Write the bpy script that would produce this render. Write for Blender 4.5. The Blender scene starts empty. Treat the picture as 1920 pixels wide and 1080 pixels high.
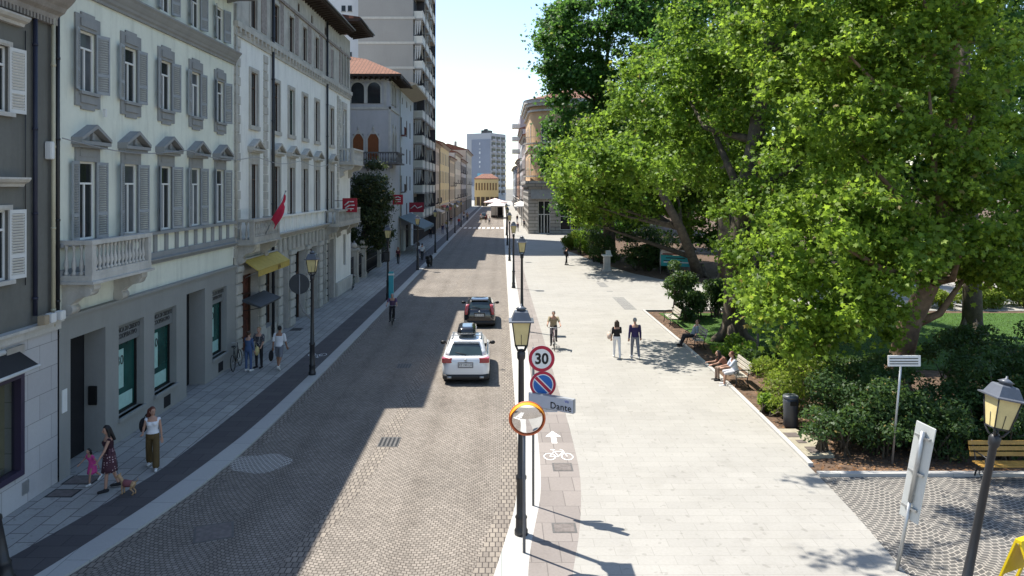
import bpy, bmesh, math, random
import numpy as np
from mathutils import Vector, Matrix, Euler
R = math.radians
random.seed(7)
SC = bpy.context.scene
COL = SC.collection

# ---------------------------------------------------------------- camera, sky, sun, exposure
EYE = 7.7                       # the camera hangs 7.7 m above the pavement and looks down the street (+Y)
cam = bpy.data.objects.new('camera', bpy.data.cameras.new('camera'))
COL.objects.link(cam)
cam.location = (0, 0, EYE)
cam.rotation_euler = (R(90), 0, 0)
cam.data.sensor_width = 36
cam.data.lens = 36 * 1400 / 1920
cam.data.shift_x = 20 / 1920
cam.data.shift_y = -190 / 1920
cam.data.clip_end = 3000
SC.camera = cam
SUN_DIR = Vector((.41, -.33, -1)).normalized()
world = bpy.data.worlds.new('World')
SC.world = world
world.use_nodes = True
wn = world.node_tree.nodes
sky = wn.new('ShaderNodeTexSky')
sky.sky_type = 'NISHITA'
sky.sun_disc = False
sky.sun_elevation = math.asin(-SUN_DIR.z)
sky.sun_rotation = math.atan2(-SUN_DIR.x, -SUN_DIR.y)
sky.air_density = 1.0
sky.dust_density = .5
sky.ozone_density = 1.0
world.node_tree.links.new(sky.outputs[0], wn['Background'].inputs[0])
wn['Background'].inputs[1].default_value = .135
sun = bpy.data.objects.new('sun', bpy.data.lights.new('sun', 'SUN'))
COL.objects.link(sun)
sun.rotation_euler = SUN_DIR.to_track_quat('-Z', 'Y').to_euler()
sun.location = (-20, 20, 60)
sun.data.energy = 4.9
sun.data.angle = R(.5)
sun.data.color = (1, .95, .86)
SC.view_settings.view_transform = 'Standard'
SC.view_settings.look = 'None'
SC.view_settings.gamma = 1
SC.view_settings.exposure = 1.0
try:
    SC.cycles.max_bounces = 6
    SC.cycles.diffuse_bounces = 4
    SC.cycles.glossy_bounces = 3
    SC.cycles.transmission_bounces = 3
    SC.cycles.caustics_reflective = False
    SC.cycles.caustics_refractive = False
    SC.cycles.use_denoising = True
except Exception:
    pass

def at(px, py, z=0.0):
    """ground point (x, y) read off a survey pixel of the 1920 px photograph"""
    s = (py - 350) / (EYE - z)
    return (px - 940) / s, 1400 / s

# ---------------------------------------------------------------- materials
MATS = {}
class NT:
    """small node-tree writer"""
    def __init__(s, name):
        s.m = bpy.data.materials.new(name); s.m.use_nodes = True
        s.t = s.m.node_tree; s.n = s.t.nodes; s.b = s.n['Principled BSDF']
    def new(s, kind, **kw):
        n = s.n.new('ShaderNode' + kind)
        for k, v in kw.items(): setattr(n, k, v)
        return n
    def put(s, a, b): s.t.links.new(a, b)
    def math(s, op, a, b=None):
        n = s.new('Math', operation=op)
        for i, v in enumerate((a, b)):
            if v is None: continue
            if isinstance(v, (int, float)): n.inputs[i].default_value = v
            else: s.put(v, n.inputs[i])
        return n.outputs[0]
    def mix(s, fac, a, b, mode='MIX'):
        n = s.new('Mix', data_type='RGBA', blend_type=mode)
        for i, v in ((0, fac), (6, a), (7, b)):
            if isinstance(v, (int, float)): n.inputs[i].default_value = v
            elif isinstance(v, (tuple, list)): n.inputs[i].default_value = (*v[:3], 1)
            else: s.put(v, n.inputs[i])
        return n.outputs[2]
    def noise(s, vec, scale, detail=4, rough=.55):
        n = s.new('TexNoise'); n.inputs['Scale'].default_value = scale
        n.inputs['Detail'].default_value = detail; n.inputs['Roughness'].default_value = rough
        s.put(vec, n.inputs['Vector']); return n.outputs['Fac']
    def ramp(s, fac, lo, hi):
        n = s.new('MapRange'); n.inputs[1].default_value = lo; n.inputs[2].default_value = hi
        s.put(fac, n.inputs[0]); return n.outputs[0]
    def bump(s, h, strength, dist=.02):
        n = s.new('Bump'); n.inputs['Strength'].default_value = strength; n.inputs['Distance'].default_value = dist
        s.put(h, n.inputs['Height']); s.put(n.outputs[0], s.b.inputs['Normal'])

def mul(c, k): return tuple(min(1, v * k) for v in c[:3])

def mat(name, col, rough=.75, var=.12, scale=2.5, bump=.0, metal=0, spec=.35, stain=0., coat=0):
    if name in MATS: return MATS[name]
    t = NT(name); b = t.b
    tc = t.new('TexCoord').outputs['Object']
    f = t.ramp(t.noise(tc, scale, 5), .3, .7)
    c = t.mix(f, mul(col, 1 - var), mul(col, 1 + var))
    f2 = t.ramp(t.noise(tc, scale * 11, 3), .35, .65)
    c = t.mix(t.math('MULTIPLY', f2, .35), c, mul(col, 1 - 1.4 * var))
    if stain:                                   # rain streaks and dirt blotches, longer than wide
        mp = t.new('Mapping'); mp.inputs['Scale'].default_value = (1.6, 1.6, .22)
        t.put(tc, mp.inputs[0])
        f3 = t.ramp(t.noise(mp.outputs[0], 1.7, 6, .65), .5, .78)
        c = t.mix(t.math('MULTIPLY', f3, stain), c, mul(col, .45))
    t.put(c, b.inputs['Base Color'])
    b.inputs['Roughness'].default_value = rough
    b.inputs['Metallic'].default_value = metal
    b.inputs['Specular IOR Level'].default_value = spec
    b.inputs['Coat Weight'].default_value = coat
    if bump: t.bump(t.noise(tc, scale * 14, 4), bump, .01)
    MATS[name] = t.m
    return t.m

def brick_mat(name, c1, c2, mortar, bw, rh, ms, rough=.8, axes='xy', arc=None, var=.2, bump=.4, off=.5, nsc=.5, stain=0, spots=0, tracks=()):
    """blocks laid in courses; arc = (fan width, curvature) bends the courses into fans"""
    if name in MATS: return MATS[name]
    t = NT(name); b = t.b
    tc = t.new('TexCoord').outputs['Object']
    sp = t.new('SeparateXYZ'); t.put(tc, sp.inputs[0])
    d = dict(x=sp.outputs[0], y=sp.outputs[1], z=sp.outputs[2])
    u, v = d[axes[0]], d[axes[1]]
    wob = t.math('MULTIPLY', t.math('SUBTRACT', t.noise(tc, 1.3, 2), .5), .10 if arc else 0)
    v = t.math('ADD', v, wob)
    if arc:
        du = t.math('PINGPONG', u, arc[0] / 2)
        v = t.math('SUBTRACT', v, t.math('MULTIPLY', t.math('MULTIPLY', du, du), arc[1]))
    cb = t.new('CombineXYZ'); t.put(u, cb.inputs[0]); t.put(v, cb.inputs[1])
    br = t.new('TexBrick', offset=off)
    t.put(cb.outputs[0], br.inputs['Vector'])
    for k, x in (('Scale', 1), ('Mortar Size', ms), ('Mortar Smooth', .3), ('Bias', 0), ('Brick Width', bw), ('Row Height', rh)):
        br.inputs[k].default_value = x
    for k, x in (('Color1', c1), ('Color2', c2), ('Mortar', mortar)): br.inputs[k].default_value = (*x, 1)
    f = t.ramp(t.noise(tc, nsc, 6, .6), .3, .7)
    c = t.mix(t.math('MULTIPLY', f, var), br.outputs['Color'], (.55, .55, .55), 'MULTIPLY')
    f2 = t.ramp(t.noise(tc, 16, 3), .4, .7)
    c = t.mix(t.math('MULTIPLY', f2, var * .8), c, (.6, .58, .55), 'MULTIPLY')
    if stain:
        f3 = t.ramp(t.noise(tc, .9, 7, .7), .56, .75)
        c = t.mix(t.math('MULTIPLY', f3, stain), c, (.45, .43, .4), 'MULTIPLY')
    if spots:                                   # chewing gum, drips and old spills
        f4 = t.ramp(t.noise(tc, 4.2, 2, .4), .66, .70)
        c = t.mix(t.math('MULTIPLY', f4, spots), c, (.4, .38, .36), 'MULTIPLY')
        f5 = t.ramp(t.noise(tc, .22, 5, .75), .5, .72)
        c = t.mix(t.math('MULTIPLY', f5, spots * .9), c, (.62, .6, .56), 'MULTIPLY')
    for tx in tracks:                           # stone worn darker and smoother by tyres
        band_ = t.math('MAXIMUM', t.math('SUBTRACT', 1, t.math('MULTIPLY', t.math('ABSOLUTE', t.math('SUBTRACT', d['x'], tx)), 2.4)), 0)
        c = t.mix(t.math('MULTIPLY', t.math('MULTIPLY', band_, t.ramp(t.noise(tc, .5, 4), .25, .7)), .6), c, (.6, .58, .56), 'MULTIPLY')
    t.put(c, b.inputs['Base Color'])
    b.inputs['Roughness'].default_value = rough
    b.inputs['Specular IOR Level'].default_value = .25
    inv = t.math('SUBTRACT', 1, br.outputs['Fac'])
    if bump: t.bump(t.math('ADD', inv, t.math('MULTIPLY', f2, .2)), bump, .012)
    MATS[name] = t.m
    return t.m

def glass_mat(name, col=(.022, .026, .028), rough=.1, spec=.28):
    if name in MATS: return MATS[name]
    t = NT(name)
    tc = t.new('TexCoord').outputs['Object']
    c = t.mix(t.ramp(t.noise(tc, .8, 3), .3, .7), mul(col, .6), mul(col, 1.5))
    t.put(c, t.b.inputs['Base Color'])
    t.b.inputs['Roughness'].default_value = rough
    t.b.inputs['Specular IOR Level'].default_value = spec
    t.bump(t.noise(tc, .9, 2), .05, .05)
    MATS[name] = t.m
    return t.m

def clear_glass(name):
    """shop glass one can look through"""
    if name in MATS: return MATS[name]
    t = NT(name); t.b.inputs['Base Color'].default_value = (.02, .025, .025, 1); t.b.inputs['Roughness'].default_value = .05
    tr = t.new('BsdfTransparent'); tr.inputs[0].default_value = (.86, .9, .88, 1)
    mx = t.new('MixShader'); mx.inputs[0].default_value = .25
    t.put(tr.outputs[0], mx.inputs[1]); t.put(t.b.outputs[0], mx.inputs[2]); t.put(mx.outputs[0], t.n['Material Output'].inputs[0])
    MATS[name] = t.m
    return t.m

def leaf_mat(name, lo, hi, trans=.4, tint=(.36, .52, .08)):
    """leaf faces: each leaf has its own green, thin enough to let sun through"""
    if name in MATS: return MATS[name]
    t = NT(name)
    a = t.new('Attribute', attribute_name='rnd').outputs['Fac']
    tc = t.new('TexCoord').outputs['Object']
    c = t.mix(a, lo, hi)
    c = t.mix(t.math('MULTIPLY', t.ramp(t.noise(tc, .35, 3), .35, .7), .35), c, mul(hi, 1.1))
    c = t.mix(t.math('MULTIPLY', t.ramp(t.noise(tc, .8, 3), .48, .66), .6), c, mul(lo, .75))      # random darker sprays, colour standing in for shaded gaps in the foliage
    c = t.mix(t.math('GREATER_THAN', a, .985), c, (.2, .15, .05))                                  # the odd yellowed leaf
    t.put(c, t.b.inputs['Base Color'])
    t.b.inputs['Roughness'].default_value = .5
    t.b.inputs['Specular IOR Level'].default_value = .22
    tr = t.new('BsdfTranslucent')
    t.put(t.mix(.5, t.mix(1, c, (2.2, 2.2, 1.2), 'MULTIPLY'), tint), tr.inputs[0])
    mx = t.new('MixShader'); mx.inputs[0].default_value = trans
    t.put(t.b.outputs[0], mx.inputs[1]); t.put(tr.outputs[0], mx.inputs[2])
    t.put(mx.outputs[0], t.n['Material Output'].inputs[0])
    MATS[name] = t.m
    return t.m

# ---------------------------------------------------------------- mesh builder
class MB:
    def __init__(s): s.v = []; s.f = []; s.fm = []; s.sm = []; s.m = 0; s.smooth = False
    def add(s, vs, fs, smooth=None):
        o = len(s.v); s.v.extend([tuple(p) for p in vs])
        for f in fs:
            s.f.append(tuple(i + o for i in f)); s.fm.append(s.m); s.sm.append(s.smooth if smooth is None else smooth)
        return s
    def box(s, x0, x1, y0, y1, z0, z1):
        return s.add([(x, y, z) for z in (z0, z1) for y in (y0, y1) for x in (x0, x1)],
                     [(0, 2, 3, 1), (4, 5, 7, 6), (0, 1, 5, 4), (2, 6, 7, 3), (0, 4, 6, 2), (1, 3, 7, 5)])
    def bbox(s, x0, x1, y0, y1, z0, z1, b=.01):
        """box with chamfered edges"""
        bm = bmesh.new(); bmesh.ops.create_cube(bm, size=1)
        for v in bm.verts: v.co = ((x0 + x1) / 2 + v.co.x * (x1 - x0), (y0 + y1) / 2 + v.co.y * (y1 - y0), (z0 + z1) / 2 + v.co.z * (z1 - z0))
        bmesh.ops.bevel(bm, geom=bm.edges[:], offset=b, segments=2, affect='EDGES')
        return s.bm(bm)
    def bm(s, bm, M=None):
        bm.verts.index_update()
        s.add([(M @ v.co if M else v.co)[:] for v in bm.verts], [[v.index for v in f.verts] for f in bm.faces]); bm.free(); return s
    def quad(s, *p): return s.add(p, [tuple(range(len(p)))])
    def prism(s, poly, z0, z1):
        """poly of (x, y) extruded z0..z1"""
        n = len(poly)
        return s.add([(x, y, z0) for x, y in poly] + [(x, y, z1) for x, y in poly],
                     [tuple(range(n))[::-1], tuple(range(n, 2 * n))] + [(i, (i + 1) % n, n + (i + 1) % n, n + i) for i in range(n)])
    def prism_y(s, poly, y0, y1):
        """profile of (x, z) run along y (cornices, pediments seen from the end)"""
        n = len(poly)
        return s.add([(x, y0, z) for x, z in poly] + [(x, y1, z) for x, z in poly],
                     [tuple(range(n)), tuple(range(n, 2 * n))[::-1]] + [(i, n + i, n + (i + 1) % n, (i + 1) % n) for i in range(n)])
    def prism_x(s, poly, x0, x1):
        n = len(poly)
        return s.add([(x0, y, z) for y, z in poly] + [(x1, y, z) for y, z in poly],
                     [tuple(range(n))[::-1], tuple(range(n, 2 * n))] + [(i, (i + 1) % n, n + (i + 1) % n, n + i) for i in range(n)])
    def rings(s, rings, caps=True, smooth=True):
        n = len(rings[0]); vs = [p for r in rings for p in r]; fs = []
        for k in range(len(rings) - 1):
            for i in range(n):
                j = (i + 1) % n
                fs.append((k * n + i, k * n + j, (k + 1) * n + j, (k + 1) * n + i))
        o = len(s.v); s.add(vs, fs, smooth)
        if caps:
            s.f += [tuple(range(o, o + n))[::-1], tuple(range(o + (len(rings) - 1) * n, o + len(rings) * n))]
            s.fm += [s.m] * 2; s.sm += [False] * 2
        return s
    def tube(s, pts, rad, n=8, caps=True):
        pts = [Vector(p) for p in pts]
        if not hasattr(rad, '__len__'): rad = [rad] * len(pts)
        rs = []; ref = None
        for i, p in enumerate(pts):
            d = (pts[min(i + 1, len(pts) - 1)] - pts[max(i - 1, 0)]).normalized()
            if ref is None: ref = Vector((0, 0, 1)) if abs(d.z) < .9 else Vector((1, 0, 0))
            u = (ref - d * ref.dot(d)).normalized(); w = d.cross(u); ref = u
            rs.append([(p + (u * math.cos(a) + w * math.sin(a)) * rad[i])[:] for a in (2 * math.pi * k / n for k in range(n))])
        return s.rings(rs, caps)
    def lathe(s, c, prof, n=12, caps=True, smooth=True):
        return s.rings([[(c[0] + r * math.cos(2 * math.pi * k / n), c[1] + r * math.sin(2 * math.pi * k / n), c[2] + z) for k in range(n)] for r, z in prof], caps, smooth)
    def ell(s, c, r, n=10, m=6, rot=None):
        rs = []
        for j in range(1, m):
            t = math.pi * j / m
            ring = [Vector((r[0] * math.sin(t) * math.cos(2 * math.pi * k / n), r[1] * math.sin(t) * math.sin(2 * math.pi * k / n), -r[2] * math.cos(t))) for k in range(n)]
            rs.append([((rot @ p) if rot else p) + Vector(c) for p in ring])
        return s.rings([[p[:] for p in q] for q in rs], True)
    def disc(s, c, r, n=28, axis='y', th=.01):
        """flat round plate facing -Y ('y'), +X ('x') or up ('z')"""
        pr = [(c[0] + r * math.cos(2 * math.pi * k / n), r * math.sin(2 * math.pi * k / n)) for k in range(n)]
        if axis == 'y': return s.rings([[(x, c[1] + d, c[2] + q) for x, q in pr] for d in (0, -th)], True, False)
        if axis == 'x': return s.rings([[(c[0] + d, c[1] + x - c[0], c[2] + q) for x, q in pr] for d in (0, th)], True, False)
        return s.rings([[(x, c[1] + q, c[2] + d) for x, q in pr] for d in (0, th)], True, False)
    def mesh(s, name, mats, fix=True):
        me = bpy.data.meshes.new(name)
        me.from_pydata(s.v, [], s.f)
        if not isinstance(mats, (list, tuple)): mats = [mats]
        for m in mats: me.materials.append(m)
        me.polygons.foreach_set('material_index', s.fm)
        me.polygons.foreach_set('use_smooth', s.sm)
        if fix:
            bm = bmesh.new(); bm.from_mesh(me); bmesh.ops.recalc_face_normals(bm, faces=bm.faces[:]); bm.to_mesh(me); bm.free()
        me.update()
        return me
    def build(s, name, mats, parent=None, local=False, fix=True):
        """local: coordinates are already relative to the parent"""
        if parent is not None and not local:
            ox, oy, oz = WLOC[parent.name]
            s.v = [(x - ox, y - oy, z - oz) for x, y, z in s.v]
        return link(name, s.mesh(name, mats, fix), parent)

WLOC = {}
def link(name, data, parent=None, loc=(0, 0, 0), rot=(0, 0, 0)):
    o = bpy.data.objects.new(name, data); COL.objects.link(o)
    o.location = loc; o.rotation_euler = rot
    if parent is not None:
        o.parent = parent; WLOC[o.name] = WLOC.get(parent.name, (0, 0, 0))
    else: WLOC[o.name] = tuple(loc)
    return o
def tag(o, label=None, cat=None, group=None, kind=None):
    if label: o['label'] = label
    if cat: o['category'] = cat
    if group: o['group'] = group
    if kind: o['kind'] = kind
    return o
def thing(name, label, cat, loc=(0, 0, 0), rz=0, group=None):
    return tag(link(name, None, None, loc, (0, 0, rz)), label, cat, group)
def copy_tree(o, parent=None, loc=None, rz=None, label=None):
    c = o.copy(); COL.objects.link(c); WLOC[c.name] = WLOC.get(o.name, (0, 0, 0))
    if parent is not None: c.parent = parent
    if loc is not None: c.location = loc; WLOC[c.name] = tuple(loc)
    if rz is not None: c.rotation_euler = (c.rotation_euler[0], c.rotation_euler[1], rz)
    if label: c['label'] = label
    for ch in list(KIDS(o)): copy_tree(ch, c)
    return c
def KIDS(o): return [x for x in COL.objects if x.parent == o]
def struct(name, mb, m): return tag(mb.build(name, m), kind='structure')

def lettering(name, text, size, m, parent, loc, rot, ext=.004, align='CENTER', bold=0., spacing=1, sx=1):
    cu = bpy.data.curves.new(name, 'FONT'); cu.body = text; cu.size = size; cu.extrude = ext
    cu.align_x = align; cu.align_y = 'CENTER'; cu.offset = bold; cu.space_line = .95; cu.space_character = spacing
    cu.resolution_u = 3
    tmp = bpy.data.objects.new('tmp', cu); COL.objects.link(tmp)
    me = bpy.data.meshes.new_from_object(tmp.evaluated_get(bpy.context.evaluated_depsgraph_get()))
    bpy.data.objects.remove(tmp); bpy.data.curves.remove(cu)
    me.name = name; me.materials.clear(); me.materials.append(m)
    o = link(name, me, parent, loc, rot); o.scale = (sx, 1, 1)
    return o

# ---------------------------------------------------------------- palette
C = dict(
    dark=mat('black_iron', (.018, .019, .022), .45, .2, 4, .1, spec=.5),
    amber=mat('amber_glass', (.6, .5, .24), .3, .12, 5, spec=.5),
    lampgrey=mat('grey_lamp_metal', (.1, .11, .13), .4, .15, 4, spec=.5),
    white=mat('white_paint', (.78, .78, .76), .5, .05, 3),
    black=mat('black_paint', (.012, .012, .012), .5, .1),
    red=mat('sign_red', (.45, .02, .05), .4, .06),
    blue=mat('sign_blue', (.02, .13, .42), .4, .06),
    steel=mat('galvanised_steel', (.42, .43, .43), .42, .12, 5, .05, metal=.7),
    stone=mat('pale_carved_stone', (.5, .48, .44), .85, .14, 2, .3, stain=.45),
    glass=glass_mat('window_glass'),
    void=mat('dark_interior', (.012, .012, .014), .9, .2),
    bark=mat('plane_bark', (.095, .078, .056), .9, .45, 3.5, .9),
    wood=mat('bench_wood', (.42, .26, .08), .6, .2, 5, .2),
)
# ---------------------------------------------------------------- ground, road, pavements
def arr(poly): return [tuple(p) for p in poly]
def band(name, left, right, m, z0=-.2, z1=0.0):
    """paved band between two edge lines, with real thickness"""
    ys = sorted({p[1] for p in left} | {p[1] for p in right})
    def X(line, y):
        for (xa, ya), (xb, yb) in zip(line, line[1:]):
            if ya <= y <= yb: return xa + (xb - xa) * (y - ya) / (yb - ya)
        return line[0][0] if y < line[0][1] else line[-1][0]
    b = MB()
    L = [(X(left, y), y) for y in ys]; Q = [(X(right, y), y) for y in ys]
    n = len(ys)
    vs = [(x, y, z1) for x, y in L] + [(x, y, z1) for x, y in Q] + [(x, y, z0) for x, y in L] + [(x, y, z0) for x, y in Q]
    fs = []
    for i in range(n - 1):
        fs += [(i, i + 1, n + i + 1, n + i), (i, 2 * n + i, 2 * n + i + 1, i + 1), (n + i, n + i + 1, 3 * n + i + 1, 3 * n + i)]
    fs += [(0, n, 3 * n, 2 * n), (n - 1, 3 * n - 1, 4 * n - 1, 2 * n - 1)]
    b.add(vs, fs)
    return struct(name, b, m)
def smooth_line(pts, it=2):
    for _ in range(it):
        q = [pts[0]]
        for a, b in zip(pts, pts[1:]):
            q += [(a[0] * .75 + b[0] * .25, a[1] * .75 + b[1] * .25), (a[0] * .25 + b[0] * .75, a[1] * .25 + b[1] * .75)]
        pts = q + [pts[-1]]
    return pts
FAR = 420
E_DARK = smooth_line([(-13.2, 8), (-10.75, 13), (-10.2, 15.5), (-9.79, 17.3), (-9.41, 19.3), (-9.24, 20.4), (-9.0, 26.3), (-8.95, 35), (-8.95, 60)]) + [(-9, FAR)]
E_STRIP = smooth_line([(-12, 8), (-9.7, 13), (-9.23, 14.8), (-8.92, 16.3), (-8.55, 18.2), (-8.2, 20.9), (-7.93, 24.1), (-7.85, 30.5), (-7.78, 49)]) + [(-7.8, FAR)]
E_KERB = smooth_line([(-11.4, 8), (-9.15, 13), (-8.62, 14.8), (-8.21, 16.6), (-7.98, 17.8), (-7.7, 19.5), (-7.44, 22.6), (-7.38, 29.6), (-7.3, 45)]) + [(-7.35, FAR)]
E_RS = smooth_line([(-1.3, 11), (-.45, 13), (-.065, 15.3), (.04, 16), (.18, 16.9), (.35, 18.1), (.455, 19.9), (.5, 21.8), (.49, 25.6), (.45, 40)]) + [(.45, FAR)]
E_LANE = smooth_line([(.3, 11), (.46, 13), (.52, 14.8), (.64, 16.1), (.77, 17), (.96, 18.4), (1.05, 19.7), (1.12, 22.3), (1.13, 24), (1.2, 30.6), (1.25, 38), (1.2, 57)]) + [(1.2, FAR)]
E_PIAZ = smooth_line([(1.0, 11), (1.25, 13), (1.41, 14.8), (1.5, 15.3), (1.74, 16.6), (2, 18.6), (2.13, 20.3), (2.17, 22.7), (2.18, 25), (2.14, 37.4), (2.05, 60)]) + [(2.0, FAR)]

m_road = brick_mat('porphyry_setts', (.305, .268, .23), (.215, .19, .163), (.09, .076, .064), .112, .103, .012, .8, 'xy', (1.75, .42), .5, 0, nsc=.35, stain=.25, spots=.25, tracks=(-5.9, -4.4, -2.15, -.65))
m_row = brick_mat('sett_rows', (.27, .235, .195), (.19, .165, .14), (.06, .05, .045), .13, .22, .014, .8, 'xy', None, .3, 0)
m_side = brick_mat('grey_sidewalk_slabs', (.40, .39, .36), (.32, .315, .295), (.12, .098, .095), .85, .42, .014, .75, 'yx', None, .3, 0, stain=.4, spots=.4)
m_dark = brick_mat('dark_porphyry_slabs', (.1, .092, .092), (.078, .072, .075), (.04, .04, .04), .9, .5, .01, .7, 'xy', None, .25, 0, stain=.3)
m_strip = brick_mat('pale_kerb_slabs', (.44, .43, .40), (.40, .39, .37), (.22, .245, .23), 1.4, 3, .01, .75, 'yx', None, .15, 0, stain=.15)
m_lane = brick_mat('brown_lane_slabs', (.265, .235, .215), (.215, .19, .175), (.14, .125, .115), .62, .9, .012, .75, 'xy', None, .3, 0, stain=.3)
m_piaz = brick_mat('pale_piazza_slabs', (.328, .315, .287), (.306, .294, .268), (.255, .243, .22), .8, .38, .008, .75, 'xy', None, .22, 0, stain=.25, spots=.3)
m_square = brick_mat('dark_fan_setts', (.12, .115, .105), (.08, .076, .072), (.34, .31, .27), .17, .13, .013, .8, 'xy', (1.5, .5), .3, 0)
m_soil = mat('leaf_litter_soil', (.11, .07, .045), .95, .5, 3, .8)
m_lawn = mat('lawn_turf', (.042, .095, .012), .9, .4, 2.5, .9)
m_far = mat('distant_ground', (.16, .15, .13), .9, .2, .05)

b = MB(); b.add([(-1500, -300, -.3), (1500, -300, -.3), (1500, 2500, -.3), (-1500, 2500, -.3)], [(0, 1, 2, 3)]); struct('ground', b, m_far)
band('road', [(-30, -30), (-30, 8), (-11.6, 8.01), (-11.4, 8.3)] + [p for p in E_KERB if p[1] > 8.4], [(40, -30), (40, 10.9), (-1.0, 10.95)] + E_RS, m_road, -.29, -.05)
band('sidewalk', [(-25, 8), (-25, FAR)], E_DARK, m_side)
band('cycle_path', E_DARK, E_STRIP, m_dark)
band('kerb_strip', E_STRIP, E_KERB, m_strip)
band('kerb_strip', E_RS, E_LANE, m_strip)
band('cycle_path', E_LANE, E_PIAZ, m_lane)
PZ = smooth_line([(7.6, 11), (7.85, 13), (8.05, 14.8), (8.35, 17.8), (8.45, 20), (8.6, 24), (8.83, 31.7), (8.75, 46.4)])
band('piazza', E_PIAZ[:-1] + [(2.03, 123)], PZ + [(40, 46.41), (40, 55), (14.2, 59.5), (11.6, 66.5), (9.5, 78), (7.9, 90), (8.8, 112), (16, 119), (16, 123)], m_piaz)
band('sidewalk', [(2.03, 123), (2, FAR)], [(5.4, 123), (5.4, FAR)], m_piaz)
band('square', [p for p in PZ if p[1] < 19.8] + [(8.44, 19.8)], [(45, 11), (45, 19.8)], m_square)
b = MB(); b.add([(8.2, 20.02, -.04), (400, 20.02, -.04), (400, 400, -.04), (3, 400, -.04)], [(0, 1, 2, 3)]); struct('garden_soil', b, m_soil)
b = MB(); b.prism([(10.4, 33), (46, 26), (60, 45.5), (9.6, 45.5)], -.1, .0); struct('lawn', b, m_lawn)
b = MB(); b.prism([(44, 47), (90, 47), (90, 60), (30, 60), (24, 52)], -.1, .005); struct('path', b, m_piaz)
# stone edging of the planted bed
b = MB()
for (xa, ya), (xb, yb) in zip(PZ, PZ[1:]):
    if ya < 20: continue
    b.prism([(xa, ya), (xa + .14, ya), (xb + .14, yb), (xb, yb)], -.15, .07)
b.box(8.45, 45, 19.82, 20.02, -.15, .08); b.box(8.75, 14, 46.2, 46.4, -.15, .08)
struct('kerb', b, m_strip)
# rows of larger setts along the kerbs and down the middle gutter
b = MB()
def ribbon(line, w0, w1, z):
    n = len(line)
    b.add([(x + w0, y, z) for x, y in line] + [(x + w1, y, z) for x, y in line], [(i, i + 1, n + i + 1, n + i) for i in range(n - 1)])
ribbon([(x, y) for x, y in E_KERB if y > 9 and y < 130], .02, .3, -.045)
ribbon([(x, y) for x, y in E_RS if y > 11 and y < 200] + [(.45, 200)], -.45, -.01, -.045)
ribbon(smooth_line([(-4.6, 13), (-4.15, 16.3), (-3.75, 19.5), (-3.45, 22.6), (-3.3, 30), (-3.3, 60), (-3.3, 110)]), -.22, .22, -.044)
struct('gutter_rows', b, m_row)
# freshly pointed round patch in the shaded lane
b = MB(); pt = [(-6.75 + .85 * math.cos(a) * (1 + .08 * math.sin(3 * a)), 20.9 + .72 * math.sin(a) * (1 + .1 * math.cos(5 * a))) for a in (2 * math.pi * k / 26 for k in range(26))]
b.add([(x, y, -.043) for x, y in pt], [tuple(range(26))])
struct('pavement_patch', b, brick_mat('pale_pointed_setts', (.22, .2, .175), (.17, .15, .135), (.46, .44, .4), .12, .11, .015, .8, 'xy', (1.75, .42), .2, 0))
# darker slabs let into the piazza, crosswalk bars further down the street and behind the viewpoint
b = MB()
for x0, y0, x1, y1 in ((7.62, 57.2, 8.25, 60), (7.75, 54.7, 8.2, 55.1), (7.72, 46.7, 8.5, 52)): b.add([(x0, y0, .004), (x1, y0, .004), (x1, y1, .004), (x0, y1, .004)], [(0, 1, 2, 3)])
struct('drain_channel', b, brick_mat('grey_inlay', (.24, .235, .22), (.2, .195, .19), (.12, .12, .11), .3, .3, .01, .8))
m_paint = mat('worn_road_paint', (.72, .71, .68), .7, .12, 6)
b = MB()
for k in range(9): b.add([(-7 + k * .86, 138, -.044), (-6.5 + k * .86, 138, -.044), (-6.5 + k * .86, 142.5, -.044), (-7 + k * .86, 142.5, -.044)], [(0, 1, 2, 3)])
for k in range(7): b.add([(-3.0, 3.4 + k * 1.25, -.044), (-.9, 3.4 + k * 1.25, -.044), (-.9, 4.0 + k * 1.25, -.044), (-3.0, 4.0 + k * 1.25, -.044)], [(0, 1, 2, 3)])
struct('crosswalk', b, m_paint)

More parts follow.
